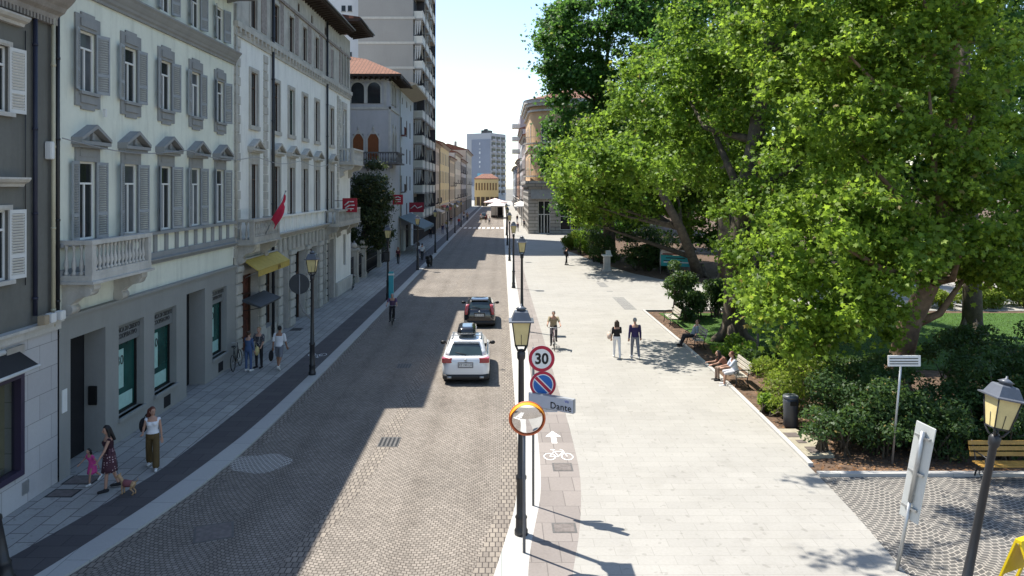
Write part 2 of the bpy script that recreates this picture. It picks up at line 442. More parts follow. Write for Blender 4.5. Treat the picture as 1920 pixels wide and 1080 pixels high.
# ---------------------------------------------------------------- foliage
LEAF = np.array([(0, 0), (.16, .1), (.5, .02), (.34, .3), (.52, .62), (.2, .58), (0, 1.0), (-.2, .58), (-.52, .62), (-.34, .3), (-.5, .02), (-.16, .1)], float)
LEAF_S = np.array([(0, 0), (.24, .35), (.14, .75), (0, 1.0), (-.14, .75), (-.24, .35)], float)
def leaf_mesh(name, P, N, size, m, rng, tpl=LEAF, droop=.25):
    n = len(P); k = len(tpl)
    N = N / np.linalg.norm(N, axis=1, keepdims=True)
    T = rng.normal(size=(n, 3)); T[:, 2] -= droop * 2
    T -= N * (T * N).sum(1, keepdims=True); T /= np.linalg.norm(T, axis=1, keepdims=True)
    S = np.cross(N, T)
    sz = (size * rng.uniform(.5, 1.25, n))[:, None, None]
    V = P[:, None, :] + sz * (tpl[None, :, 0:1] * S[:, None, :] + (tpl[None, :, 1:2] - .4) * T[:, None, :] - (np.abs(tpl[None, :, 0:1]) * .45 + tpl[None, :, 1:2] ** 2 * .18) * N[:, None, :])
    me = bpy.data.meshes.new(name)
    me.vertices.add(n * k); me.vertices.foreach_set('co', V.reshape(-1))
    me.loops.add(n * k); me.loops.foreach_set('vertex_index', np.arange(n * k, dtype=np.int32))
    me.polygons.add(n); me.polygons.foreach_set('loop_start', np.arange(0, n * k, k, dtype=np.int32))
    try: me.polygons.foreach_set('loop_total', np.full(n, k, dtype=np.int32))
    except Exception: pass
    me.materials.append(m)
    a = me.attributes.new('rnd', 'FLOAT', 'FACE'); a.data.foreach_set('value', rng.uniform(0, 1, n).astype(np.float32))
    me.update(calc_edges=True); me.validate()
    return me
def clump_leaves(clumps, total, rng, up=.4, fill=.35, spray=False):
    """leaves through the outer part of each clump; clumps = [(centre, (rx, ry, rz))]"""
    area = np.array([(r[0] * r[1] + r[1] * r[2] + r[0] * r[2]) for c, r in clumps]); cnt = np.maximum(6, (total * area / area.sum())).astype(int)
    Ps, Ns = [], []
    for (c, r), n in zip(clumps, cnt):
        d = rng.normal(size=(n, 3)); d /= np.linalg.norm(d, axis=1, keepdims=True)
        d[:, 2] = np.where((d[:, 2] < -.35) & (rng.uniform(size=n) < .6), -d[:, 2], d[:, 2])
        rad = 1.02 - fill * rng.uniform(size=n) ** 1.7 + rng.normal(size=n) * .05
        if spray:                                # loose leafy spray: thick in the middle, ragged at the edge
            rad = np.minimum(np.abs(rng.normal(size=n)) * .62, 1.5)
            Ps.append(np.array(c) + d * np.array(r) * rad[:, None]); Ns.append(d * .3 + np.array([-.08, -.1, .42]) + rng.normal(size=(n, 3)) * .62); continue
        Ps.append(np.array(c) + d * np.array(r) * rad[:, None])
        Ns.append(d * .5 + np.array([0, 0, up]) + rng.normal(size=(n, 3)) * .55)
    return np.concatenate(Ps), np.concatenate(Ns)
def scatter_clumps(lobes, rng, per_m2=.16, r=(.9, 1.7), flat=.85):
    out = []
    for c, R3 in lobes:
        n = int(4 * math.pi * ((R3[0] * R3[1] + R3[1] * R3[2] + R3[0] * R3[2]) / 3) * per_m2)
        for _ in range(n):
            d = rng.normal(size=3); d /= np.linalg.norm(d)
            k = rng.uniform(.45, 1.0) ** .5
            rr = rng.uniform(*r)
            out.append((np.array(c) + d * np.array(R3) * k, (rr * rng.uniform(.8, 1.3), rr * rng.uniform(.8, 1.3), rr * flat * rng.uniform(.75, 1.2))))
    return out
def tree(label, base, trunk, lobes, n, size, leaf, seed, name='plane_tree', r=(.9, 1.7), per=.16, tpl=LEAF, limbs=10, extra=(), fill=.7, bark=None):
    """trunk: [(x, y, z, radius)] in world metres; lobes: crown masses; extra: unseen boughs added for their shade"""
    rng = np.random.default_rng(seed)
    t = thing(name, label, 'tree', (base[0], base[1], 0), 0, 'trees of the park')
    b = MB(); b.tube([p[:3] for p in trunk], [p[3] for p in trunk], 12)
    x0, y0, z0, r0 = trunk[0]
    for k in range(6):                                       # root flare
        a = k * 1.05 + rng.uniform(0, .5)
        b.tube([(x0 + math.cos(a) * r0 * 1.7, y0 + math.sin(a) * r0 * 1.7, -.1), (x0 + math.cos(a) * r0 * .9, y0 + math.sin(a) * r0 * .9, .25), (x0 + math.cos(a) * r0 * .5, y0 + math.sin(a) * r0 * .5, 1.1)], [r0 * .3, r0 * .42, r0 * .3], 6)
    cl = scatter_clumps(lobes, rng, per, r); nl = len(cl); cl = cl + list(extra)
    for k in range(min(limbs, nl)):
        c = np.array(cl[int(k * nl / limbs)][0]); zz = [q[2] for q in trunk]; i = max([1] + [j for j in range(1, len(trunk)) if zz[j] < c[2] * .8]); p = np.array(trunk[i][:3])
        mid = p * .45 + c * .55 + np.array([0, 0, -.5]) + rng.normal(size=3) * .35
        rr = trunk[i][3]
        b.tube([p, mid, c], [rr * .55, rr * .34, .04], 7)
    for c, rr in extra:
        p = np.array(trunk[-1][:3]); c = np.array(c)
        b.tube([p, (p + c) / 2 + np.array([0, 0, .6]), c], [.12, .08, .02], 5)
    b.build('trunk', bark or C['bark'], t)
    P, N = clump_leaves(cl, n, rng, fill=fill, spray=True)
    P -= np.array([base[0], base[1], 0])
    link('crown', leaf_mesh('crown', P, N, size, leaf, rng, tpl), t)
    return t
def shrub(label, lobes, n, size, leaf, seed, name='shrub', tpl=LEAF_S, cat='shrub', group='shrubs of the park bed', r=(.3, .6), per=.9):
    rng = np.random.default_rng(seed)
    c0 = lobes[0][0]
    t = thing(name, label, cat, (c0[0], c0[1], 0), 0, group)
    b = MB()
    cl = scatter_clumps(lobes, rng, per, r, .8)
    for c, R3 in lobes:
        for k in range(5):
            q = np.array(c) + rng.normal(size=3) * np.array(R3) * .35
            b.tube([(c[0] + rng.uniform(-.2, .2), c[1] + rng.uniform(-.2, .2), -.05), tuple((np.array([c[0], c[1], c[2] * .5]) + q) / 2), tuple(q)], [.035, .025, .01], 5)
    b.build('stem', C['bark'], t)
    P, N = clump_leaves(cl, n, rng, fill=.6); k = P[:, 2] > 0.03
    P, N = P[k], N[k]; P -= np.array([c0[0], c0[1], 0])
    link('foliage', leaf_mesh('foliage', P, N, size, leaf, rng, tpl), t)
    return t
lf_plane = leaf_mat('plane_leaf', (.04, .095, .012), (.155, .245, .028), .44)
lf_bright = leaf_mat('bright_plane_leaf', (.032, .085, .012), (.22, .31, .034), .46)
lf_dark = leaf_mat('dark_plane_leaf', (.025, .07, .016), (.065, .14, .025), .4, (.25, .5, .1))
lf_hedge = leaf_mat('laurel_leaf', (.02, .045, .014), (.045, .085, .025), .22, (.3, .5, .1))
lf_lime = leaf_mat('lime_shrub_leaf', (.09, .14, .02), (.17, .2, .03), .4)
lf_mag = leaf_mat('magnolia_leaf', (.018, .03, .012), (.04, .055, .022), .15, (.2, .3, .08))

def lobe(px, py, Y, rx, ry, rz):
    """a crown mass centred where the survey pixel meets the depth Y"""
    return ((px - 940) * Y / 1400, Y, EYE - (py - 350) * Y / 1400), (rx, ry, rz)
# ---------------------------------------------------------------- facades
XF = -11.65                    # plane of the left-hand row of fronts
MESHES = {}
def cached(key, fn):
    if key not in MESHES: MESHES[key] = fn()
    return MESHES[key]
def put(name, me, parent, loc, rz=0):
    """a part sharing mesh data; loc in world metres"""
    w = WLOC[parent.name]
    return link(name, me, parent, (loc[0] - w[0], loc[1] - w[1], loc[2] - w[2]), (0, 0, rz))
def sub(name, me, part):
    return link(name, me, part)

def facade(b, y0, y1, z0, z1, holes, x, depth=.28, back=None):
    """front wall in the plane x (facing +X) with real openings [(ya, yb, za, zb)] and their reveals"""
    ys = sorted({y0, y1} | {v for h in holes for v in h[:2]}); zs = sorted({z0, z1} | {v for h in holes for v in h[2:]})
    for ya, yb in zip(ys, ys[1:]):
        for za, zb in zip(zs, zs[1:]):
            cy, cz = (ya + yb) / 2, (za + zb) / 2
            if any(h[0] < cy < h[1] and h[2] < cz < h[3] for h in holes): continue
            b.quad((x, ya, za), (x, yb, za), (x, yb, zb), (x, ya, zb))
    for ya, yb, za, zb in holes:
        d = x - depth
        b.quad((x, ya, za), (d, ya, za), (d, ya, zb), (x, ya, zb)); b.quad((x, yb, za), (x, yb, zb), (d, yb, zb), (d, yb, za))
        b.quad((x, ya, zb), (d, ya, zb), (d, yb, zb), (x, yb, zb)); b.quad((x, ya, za), (x, yb, za), (d, yb, za), (d, ya, za))
def shell(b, x0, x, y0, y1, z0, z1):
    """the other sides of the block behind a facade"""
    b.quad((x, y0, z0), (x, y0, z1), (x0, y0, z1), (x0, y0, z0)); b.quad((x, y1, z0), (x0, y1, z0), (x0, y1, z1), (x, y1, z1))
    b.quad((x0, y0, z0), (x0, y0, z1), (x0, y1, z1), (x0, y1, z0)); b.quad((x, y0, z1), (x, y1, z1), (x0, y1, z1), (x0, y0, z1))

def win_frame(w, h, m, transom=.7, mull=True, d=-.07, t=.055):
    def f():
        b = MB()
        for y in (-w / 2 + t / 2, w / 2 - t / 2): b.box(d - .05, d, y - t / 2, y + t / 2, 0, h)
        b.box(d - .05, d - .001, -w / 2 + t, w / 2 - t, 0, t); b.box(d - .05, d - .001, -w / 2 + t, w / 2 - t, h - t, h)
        if transom: b.box(d - .05, d + .012, -w / 2 + t, w / 2 - t, h * transom - t / 2, h * transom + t / 2)
        if mull: b.box(d - .05, d + .004, -t * .6, t * .6, t, h * transom - t / 2 if transom else h - t)
        return b.mesh('window', m)
    return cached(('wf', w, h, m.name, transom, mull, d), f)
def win_pane(w, h, m, d=-.1):
    return cached(('wp', w, h, m.name, d), lambda: MB().quad((d, -w / 2 + .02, .02), (d, w / 2 - .02, .02), (d, w / 2 - .02, h - .02), (d, -w / 2 + .02, h - .02)).mesh('pane', m))
def shutter_mesh(w, h, m, side, ang=12):
    """louvred leaf hinged at y=0, folded back towards `side` and standing a little off the wall"""
    def f():
        b = MB(); t = .05
        for y in (0, w - t): b.box(0, .04, y, y + t, 0, h)
        for z in (0, h * .3, h - .09): b.box(.002, .038, t, w - t, z, z + .09)
        n = max(4, int(h / .075))
        for k in range(n):
            z = .09 + (h - .18) * k / n
            b.add([(.004, t, z), (.036, t, z + .045), (.036, w - t, z + .045), (.004, w - t, z), (.004, t, z + .012), (.036, t, z + .057), (.036, w - t, z + .057), (.004, w - t, z + .012)], [(0, 1, 2, 3), (4, 7, 6, 5), (0, 4, 5, 1), (3, 2, 6, 7), (1, 5, 6, 2), (0, 3, 7, 4)])
        a = R(ang); ca, sa = math.cos(a), math.sin(a)
        b.v = [(x * ca + y * sa + .02, side * (y * ca - x * sa), z) for x, y, z in b.v]
        return b.mesh('shutter', m)
    return cached(('sh', w, h, m.name, side, ang), f)
def window(parent, y, z, w, h, fm, gm=None, shut=None, x=XF, rz=0, transom=.72, mull=True, surround=None, px=None, ang=12):
    """one window of a front: frame > pane, shutters, surround; (y, z) = bottom centre of the opening"""
    loc = (x, y, z) if px is None else px
    o = put('window', win_frame(w, h, fm, transom, mull), parent, loc, rz)
    sub('pane', win_pane(w, h, gm or C['glass']), o)
    if shut:
        for s in (-1, 1):
            q = sub('shutter', shutter_mesh(w / 2 + .02, h, shut, s, ang), o); q.location = (0, s * w / 2, 0)
    if surround: sub('surround', surround, o)
    return o
def surround_mesh(w, h, m, t=.14, top=.3, bot=.12, proud=.06, hood=None, key=''):
    """moulded frame about an opening; hood: 'pediment', 'hood' or None"""
    def f():
        b = MB()
        for s in (-1, 1): b.box(-.02, proud, s * (w / 2) if s > 0 else -w / 2 - t, w / 2 + t if s > 0 else -w / 2, 0, h)
        b.box(-.02, proud + .003, -w / 2 - t, w / 2 + t, h, h + top)
        b.box(-.02, proud + .05, -w / 2 - t - .04, w / 2 + t + .04, -bot, 0)
        b.box(-.02, proud + .02, -w / 2 + .02, w / 2 - .02, h + top * .3, h + top * .75)
        if hood:
            z = h + top; W = w / 2 + t + .16
            b.box(-.02, .3, -W, W, z, z + .1); b.box(-.02, .22, -W + .05, W - .05, z - .08, z)
            if hood == 'pediment':
                H = .52
                b.prism_x([(-W + .12, z + .1), (W - .12, z + .1), (0, z + H - .06)], -.02, .12)
                for s in (-1, 1): b.prism_x([(s * W, z + .1), (s * W, z + .19), (0, z + H + .06), (0, z + H - .05)], -.02, .32)
                b.prism_x([(-.07, z + .14), (.07, z + .14), (.05, z + .34), (-.05, z + .34)], .1, .2)
            else: b.box(-.02, .36, -W - .04, W + .04, z + .1, z + .16)
        return b.mesh('surround', m)
    return cached(('su', w, h, m.name, t, top, bot, proud, hood, key), f)
def cornice(b, y0, y1, z, x=XF, out=.35, h=.4, steps=3):
    """stepped moulding running along the front"""
    pr = [(x - .02, z)]
    for k in range(steps):
        o = out * (k + 1) / steps
        pr += [(x + o * .82, z + h * k / steps), (x + o, z + h * (k + .6) / steps)]
    pr += [(x + out, z + h), (x - .02, z + h)]
    b.prism_y(pr, y0, y1)
def baluster(b, c, h, r=.07, n=8):
    b.lathe(c, [(r * .9, 0), (r * .9, h * .08), (r * .45, h * .13), (r * .95, h * .3), (r * .8, h * .42), (r * .4, h * .62), (r * .38, h * .8), (r * .75, h * .9), (r * .75, h)], n)
def balcony(parent, y0, y1, z, x, out, m, h=.92, cons=True, baluster_gap=.24, slab=.16, dark=None, near=True):
    b = MB(); b.box(x - .02, x + out, y0, y1, z, z + slab); b.box(x - .02, x + out + .07, y0 - .07, y1 + .07, z - .07, z)
    o = b.build('balcony', m, parent)
    zb = z + slab; b = MB()
    b.box(x, x + out - .02, y0 + .01, y0 + .16, zb + h - .12, zb + h); b.box(x, x + out - .02, y1 - .16, y1 - .01, zb + h - .12, zb + h)
    b.box(x + out - .2, x + out + .02, y0 - .02, y1 + .02, zb + h - .115, zb + h + .005)
    b.box(x + out - .18, x + out - .01, y0 + .2, y1 - .2, zb, zb + .1)
    for y in (y0 + .02, y1 - .2): b.box(x + out - .19, x + out, y, y + .18, zb + .001, zb + h - .12)
    b.build('railing', dark or m, parent)
    b = MB()
    n = max(2, int((y1 - y0 - .5) / baluster_gap))
    for k in range(n): baluster(b, (x + out - .1, y0 + .25 + (y1 - y0 - .5) * (k + .5) / n, zb + .1), h - .22)
    n = max(1, int((out - .25) / baluster_gap))
    for yy in (y0 + .09, y1 - .09):
        for k in range(n): baluster(b, (x + .08 + (out - .3) * (k + .5) / n, yy, zb), h - .12)
    q = b.build('balustrade', dark or m, parent)
    if cons:
        for y in ((y0 + .35, y1 - .35) if y1 - y0 < 5 else (y0 + .35, (y0 + y1) / 2, y1 - .35)):
            b = MB(); z2 = z - .07
            pr = [(x - .02, z2 - .95), (x + .1, z2 - .92), (x + .22, z2 - .75), (x + .25, z2 - .55), (x + .4, z2 - .42), (x + out * .8, z2 - .32), (x + out * .95, z2 - .15), (x + out * .95, z2), (x - .02, z2)]
            b.prism_y(pr, y - .17, y + .17)
            for cx, cz, rr in ((x + out * .72, z2 - .2, .15), (x + .16, z2 - .7, .14)):
                b.rings([[(cx + rr * math.cos(2 * math.pi * k / 14), yy, cz + rr * math.sin(2 * math.pi * k / 14)) for k in range(14)] for yy in (y - .2, y + .2)], True, True)
            b.build('console', m, parent)
    return o
def eave(parent, y0, y1, z, x, out, m, th=.16, brackets=.6, roof_m=None, back=8, rise=2.2, soffit_drop=.0):
    """overhanging eave on brackets and the roof slope above it"""
    b = MB(); b.box(x - .3, x + out, y0, y1, z, z + th)
    n = int((y1 - y0) / brackets)
    for k in range(n):
        y = y0 + (k + .5) * (y1 - y0) / n
        b.prism_y([(x - .02, z - .25), (x + .08, z - .22), (x + out * .85, z - .06), (x + out * .85, z), (x - .02, z)], y - .06, y + .06)
    o = b.build('eave', m, parent)
    b = MB(); b.tube([(x + out + .06, y0, z + th - .02), (x + out + .06, y1, z + th - .02)], .075, 8); b.build('gutter', C['dark'], parent)
    b = MB(); b.prism_y([(x + out + .05, z + th), (x + out + .05, z + th + .1), (x - back, z + th + rise), (x - back, z + th)], y0, y1)
    b.build('roof', roof_m or m_tile, parent)
    return o
def quoins(b, y0, y1, z0, z1, x, h=.42, out=.05):
    k = 0; z = z0
    while z + h <= z1 + .01:
        b.bbox(x - .02, x + out, y0, y1 - (.12 if k % 2 else 0), z + .015, z + h - .015, .015); z += h; k += 1
def pipe(parent, x, y, z0, z1, m, r=.055):
    b = MB(); b.tube([(x, y, z0), (x, y, z1)], r, 8)
    z = z0 + .4
    while z < z1: b.lathe((x, y, z), [(r * 1.25, 0), (r * 1.25, .06)], 8); z += 2.1
    return b.build('downpipe', m, parent)

m_tile = brick_mat('terracotta_tiles', (.29, .135, .085), (.22, .1, .065), (.08, .042, .03), .2, .38, .03, .85, 'yx', None, .35, .8, stain=.3)
m_wood = mat('dark_eave_timber', (.045, .032, .025), .8, .25, 4)
w_white = mat('white_window_paint', (.7, .7, .68), .5, .06)
w_brown = mat('brown_window_wood', (.075, .04, .025), .6, .2)
w_shutw = mat('white_shutter_paint', (.62, .62, .6), .6, .06, 5)
w_shutg = mat('grey_shutter_paint', (.29, .31, .325), .6, .1, 5)
g_green = glass_mat('green_shop_glass', (.012, .06, .05), .05)
g_curt = glass_mat('curtained_glass', (.09, .1, .11), .15)

# ================= grey corner house with a shop (left edge)
T = thing('corner_house', 'dark grey house with white shutters and a pale stone shop front, beside the bank', 'house', (XF, 13, 0))
m_g = mat('grey_render', (.15, .148, .132), .9, .12, .8, .1, stain=.35)
m_clad = brick_mat('pale_stone_cladding', (.5, .49, .49), (.44, .43, .435), (.2, .195, .19), .95, .62, .008, .6, 'yz', None, .12, .2, stain=.2)
b = MB(); ws = [(16.62, 17.62, 5.5, 7.15), (16.62, 17.62, 9.45, 11.0)]
facade(b, 6, 19.35, 4.25, 12.3, ws, XF); shell(b, -24, XF, 6, 19.35, -.2, 12.3); b.build('wall', m_g, T)
b = MB(); facade(b, 6, 19.45, -.2, 4.0, [(12.2, 18.05, .75, 3.25)], XF + .09, .45); b.build('shop_front', m_clad, T)
b = MB(); b.box(XF - .02, XF + .16, 6, 19.5, 4.0, 4.2); b.box(XF - .02, XF + .24, 6, 19.5, 4.2, 4.27); b.build('string_course', C['stone'], T)
for ya, yb, za, zb in ws:
    window(T, (ya + yb) / 2, za, yb - ya, zb - za, w_white, shut=w_shutw, ang=7, surround=surround_mesh(yb - ya, zb - za, C['stone'], .1, .12, .1))
    b = MB(); cornice(b, ya - .35, yb + .42, zb + .55, XF, .3, .22, 2); b.build('window_hood', C['stone'], T)
b = MB(); cornice(b, 6, 19.4, 12.0, XF, .75, .75, 4)
for k in range(80): b.box(XF, XF + .16, 9 + k * .13, 9.07 + k * .13, 11.86, 12.0)
b.build('cornice', mat('weathered_cornice_stone', (.3, .275, .25), .9, .25, 2, .3, stain=.5), T)
eave(T, 6, 19.4, 12.9, XF, 1.15, m_wood, .14)
m_frame = mat('purple_black_shop_frame', (.045, .035, .065), .4, .1)
b = MB()
for y in (12.2, 17.91): b.box(XF - .1, XF + .13, y, y + .14, .75, 3.25)
b.box(XF - .1, XF + .13, 12.34, 17.91, .75, .9); b.box(XF - .1, XF + .13, 12.34, 17.91, 3.11, 3.25); b.build('shop_window', m_frame, T)
b = MB(); b.quad((XF - .03, 12.34, .9), (XF - .03, 17.91, .9), (XF - .03, 17.91, 3.11), (XF - .03, 12.34, 3.11)); b.build('shop_pane', clear_glass('clear_shop_glass'), T)
b = MB(); b.box(XF + .09, XF + .2, 17.3, 17.95, 3.72, 3.92); b.build('awning_case', C['steel'], T)
b = MB(); b.prism_y([(XF + .1, 3.85), (XF + .1, 3.8), (XF + .62, 3.44), (XF + .65, 3.48)], 11, 17.75); b.build('awning', C['black'], T)
b = MB(); b.tube([(XF + .64, 10.95, 3.44), (XF + .64, 17.8, 3.44)], .045, 8); b.tube([(XF + .12, 10.95, 3.86), (XF + .12, 17.8, 3.86)], .07, 8); b.build('awning_bar', w_white, T)
b = MB(); b.box(XF + .07, XF + .11, 18.0, 18.25, .25, .55); b.build('vent_grille', C['steel'], T)
pipe(T, XF + .09, 18.52, 4.5, 12.4, mat('blue_black_pipe', (.025, .028, .05), .5))
pipe(T, XF + .05, 18.2, 5.3, 11.5, C['dark'], .012)
pipe(T, XF + .12, 19.22, 4.1, 12.6, mat('cream_pipe', (.5, .46, .33), .6), .05)
pipe(T, XF + .14, 19.38, 4.3, 12.6, C['dark'], .05)
for y, c in ((18.45, mat('tan_meter_box', (.36, .29, .2))), (18.75, w_white), (19.15, w_white)):
    b = MB(); b.bbox(XF + .24, XF + .42, y - .1, y + .12, 4.29, 4.52, .015); b.build('meter_box', c, T)
b = MB(); b.bbox(XF + .02, XF + .2, 19.0, 19.16, 8.4, 8.85, .02); b.build('junction_box', w_white, T)

b = MB(); b.box(XF - 1.5, XF - 1.4, 12, 18.2, .5, 3.4); b.box(XF - 1.4, XF - .36, 18.06, 18.15, .5, 3.4); b.box(XF - 1.4, XF - .36, 12, 18.06, .6, .9); b.box(XF - 1.4, XF - .36, 12, 18.06, 3.3, 3.4); b.build('display', mat('beige_display', (.5, .45, .33), .8), T)
# the shop window's mannequin
T = thing('mannequin', 'mannequin in a printed white tee shirt and dark trousers inside the shop window', 'mannequin', (XF - .25, 17.0, .92))
b = MB(); b.rings([[(math.cos(a) * rx, math.sin(a) * ry, z) for a in (2 * math.pi * k / 14 for k in range(14))] for rx, ry, z in ((.1, .15, .85), (.12, .17, .95), (.12, .17, 1.05), (.11, .16, 1.2), (.12, .19, 1.35), (.1, .2, 1.45), (.05, .06, 1.5), (.045, .05, 1.56), (.08, .07, 1.62), (.09, .08, 1.72), (.05, .05, 1.8))])
b.build('body', mat('mannequin_grey', (.45, .44, .42)), T, True)
b = MB(); b.rings([[(math.cos(a) * rx, math.sin(a) * ry, z) for a in (2 * math.pi * k / 14 for k in range(14))] for rx, ry, z in ((.13, .18, .93), (.135, .185, 1.1), (.135, .2, 1.33), (.11, .22, 1.44), (.07, .1, 1.49))]); b.tube([(0, .2, 1.42), (.02, .3, 1.15)], [.07, .07]); b.tube([(0, -.2, 1.42), (.02, -.3, 1.15)], [.07, .07]); b.build('tee_shirt', w_white, T, True)
b = MB(); b.box(.135, .14, -.1, .1, 1.18, 1.27); b.build('shirt_print', C['red'], T, True)
b = MB(); [b.tube([(0, s * .09, .93), (.01, s * .1, .5), (0, s * .1, .02)], [.1, .075, .05]) for s in (-1, 1)]; b.build('trousers', C['black'], T, True)

# ================= bank
T = thing('bank_building', 'pale plastered bank with five bays of grey shuttered windows and a grey shop base', 'building', (XF, 26, 0))
m_b = mat('pale_green_render', (.70, .715, .615), .9, .07, .6, .05, stain=.45)
m_bg = mat('blue_grey_stone', (.27, .275, .272), .85, .1, 1.5, .15, stain=.2)
m_base = mat('slate_grey_shop_base', (.27, .27, .255), .8, .07, .7, .05, stain=.15)
WY = [20.98, 23.43, 25.9, 28.42, 30.88]
fr = [(y - .45, y + .45, 6.22, 8.4) for y in WY]; sr = [(y - .43, y + .43, 10.35, 12.05) for y in WY]; ar = [(y - .4, y + .4, 13.75, 15.1) for y in WY]
b = MB(); facade(b, 19.45, 32.45, 4.3, 15.8, fr + sr + ar, XF); shell(b, -24, XF, 19.45, 32.45, -.2, 15.8); b.build('wall', m_b, T)
def plate():
    """scalloped grey field round an upper window"""
    b = MB(); w, t, h = .43, .2, 1.7
    for s in (-1, 1): b.box(-.02, .05, min(s * w, s * (w + t)), max(s * w, s * (w + t)), 0, h)
    for z0, z1, k in ((h, h + .42, 1), (-.42, 0, -1)):
        b.box(-.02, .05, -w - t, w + t, z0, z1); b.box(-.02, .085, -w + .02, w - .02, z0 + .1, z1 - .1)
        ze = z1 if k > 0 else z0
        b.box(-.02, .05, -w * .8, w * .8, min(ze, ze + k * .08), max(ze, ze + k * .08))
    b.box(-.02, .14, -w - .05, w + .05, -.09, -.001)
    return b.mesh('surround', m_bg)
for y in WY:
    k = WY.index(y); window(T, y, 6.22, .9, 2.18, w_white, (None, g_curt, None, g_curt, None)[k], shut=w_shutg, surround=surround_mesh(.9, 2.18, m_bg, .16, .46, .04, .05, 'pediment'), ang=(10, 18, 26, 14, 20)[k])
    window(T, y, 10.35, .86, 1.7, w_white, (g_curt, None, None, g_curt, None)[k], shut=w_shutg, surround=cached('plate', plate), ang=(22, 12, 17, 9, 24)[k])
    window(T, y, 13.75, .8, 1.35, w_white, shut=w_shutg, ang=20)
b = MB(); cornice(b, 19.45, 32.45, 13.0, XF, .38, .5, 4); b.build('cornice', m_bg, T)
b = MB(); b.box(XF - .02, XF + .16, 19.5, 32.45, 6.1, 6.2); b.box(XF - .02, XF + .1, 19.5, 32.45, 5.3, 5.5); cornice(b, 22.95, 32.45, 5.12, XF, .22, .18, 2); b.build('string_course', m_bg, T)
for k in range(11):
    y = 23.3 + k * .83
    b = MB(); b.box(XF - .02, XF + .06, y, y + .22, 5.5, 6.1); b.build('pilaster', m_bg, T)
eave(T, 19.5, 32.4, 15.75, XF, .95, mat('grey_eave_soffit', (.2, .2, .19), .85), .15, 1.2)
# shop base with its deep openings
OP = [(19.98, 21.75, -.2, 3.62), (22.5, 24.1, .7, 3.5), (24.82, 26.5, .75, 3.5), (27.35, 29.05, -.2, 3.75), (29.8, 31.35, .8, 3.55)]
b = MB(); facade(b, 19.47, 32.42, -.2, 4.22, OP, XF + .12, .62); b.box(XF - .02, XF + .2, 19.47, 32.42, 4.22, 4.3)
b.build('shop_base', m_base, T)
b = MB(); b.box(XF - .58, XF - .51, 19.9, 21.85, -.1, 3.7); b.build('door', C['void'], T); b = MB(); b.box(XF - .58, XF - .51, 27.2, 29.2, -.1, 3.9); b.build('door', C['void'], T)
b = MB(); b.bbox(XF - .36, XF - .12, 21.69, 21.76, 1.35, 1.9, .01); b.build('cash_machine', C['black'], T)
b = MB(); b.box(XF + .12, XF + .14, 19.58, 19.8, 1.75, 2.35); b.build('notice_plate', w_white, T)
m_sband = mat('grey_sign_band', (.17, .18, .18), .6, .08)
m_txt = mat('dark_lettering', (.02, .022, .025), .5, .05)
m_post = mat('mint_poster', (.35, .55, .5), .7, .1, 6)
for n, (ya, yb, za, zb) in enumerate((OP[1], OP[2], OP[4])):
    yc = (ya + yb) / 2
    b = MB(); b.box(XF - .12, XF - .02, ya, yb, zb - .62, zb); b.build('sign_band', m_sband, T)
    w = WLOC[T.name]
    lettering('lettering', 'BANCA DI CREDITO\nCOOPERATIVO', .2, m_txt, T, (-.015, yc - 26, zb - .3), (R(90), 0, R(90)), .004, 'CENTER', .004, 1, .86)
    b = MB()
    for y in (ya, yb - .06): b.box(XF - .2, XF - .12, y, y + .06, za, zb - .62)
    b.box(XF - .2, XF - .12, ya + .06, yb - .06, za, za + .06)
    f = b.build('shop_window', C['black'], T)
    b = MB(); b.quad((XF - .18, ya + .06, za + .06), (XF - .18, yb - .06, za + .06), (XF - .18, yb - .06, zb - .62), (XF - .18, ya + .06, zb - .62)); b.build('pane', g_green, f)
    b = MB(); b.box(XF - .172, XF - .165, ya + .18, ya + .85, za + .75, za + 1.95); b.box(XF - .172, XF - .165, ya + .3, yb - .2, za + .1, za + .55); b.build('poster', m_post, f)
    lettering('poster_lettering', '130', .42, m_txt, T, (-.155, ya + .52 - 26, za + 1.6), (R(90), 0, R(90)), .003)
    lettering('poster_lettering', 'anni', .26, m_txt, T, (-.155, ya + .52 - 26, za + 1.2), (R(90), 0, R(90)), .003) if False else None
    b = MB(); b.box(XF - .02, XF + .2, ya - .05, yb + .05, za - .1, za); b.build('sill', m_base, T)
    if n: b = MB(); b.box(XF + .1, XF + .13, yc - .15, yc + .35, .12, .5); b.build('cellar_grille', C['void'], T)
balcony(T, 19.6, 22.95, 5.2, XF, .9, C['stone'], .92, True, .2)
b = MB(); b.box(XF + .12, XF + .2, 21.6, 21.68, 9.72, 9.95); b.build('lamp_bracket', w_white, T)

# ================= palazzo
T = thing('palazzo', 'long pale palazzo with rusticated ground floor, pediment windows and dark timber eaves', 'building', (XF, 45, 0))
m_p = mat('pale_grey_render', (.77, .765, .72), .9, .07, .7, .1, stain=.4)
m_ps = mat('warm_grey_stone', (.47, .45, .405), .9, .18, 1.6, .3, stain=.5)
PY = [35.1, 38.6, 41.35, 44.2, 47.1, 51.2]
fr = [(y - .48, y + .48, 6.2, 8.75) for y in PY]; sr = [(y - .48, y + .48, 10.55, 13.05) for y in PY]; ur = [(y - .45, y + .45, 15.1, 17.1) for y in PY]
ur += [(54.0, 54.7, 15.1, 17.6), (55.0, 55.7, 15.1, 17.6), (56.0, 56.7, 15.1, 17.6)]
at_ = [(y - .25, y + .25, 17.75, 18.25) for y in (40.0, 43, 46, 49.5)]
tall = [(54.6, 55.8, 9.6, 13.4)]
b = MB(); facade(b, 32.45, 57.5, 4.6, 14.7, fr + sr + tall, XF); shell(b, -26, XF, 32.45, 57.5, -.2, 18.9); b.build('wall', m_p, T)
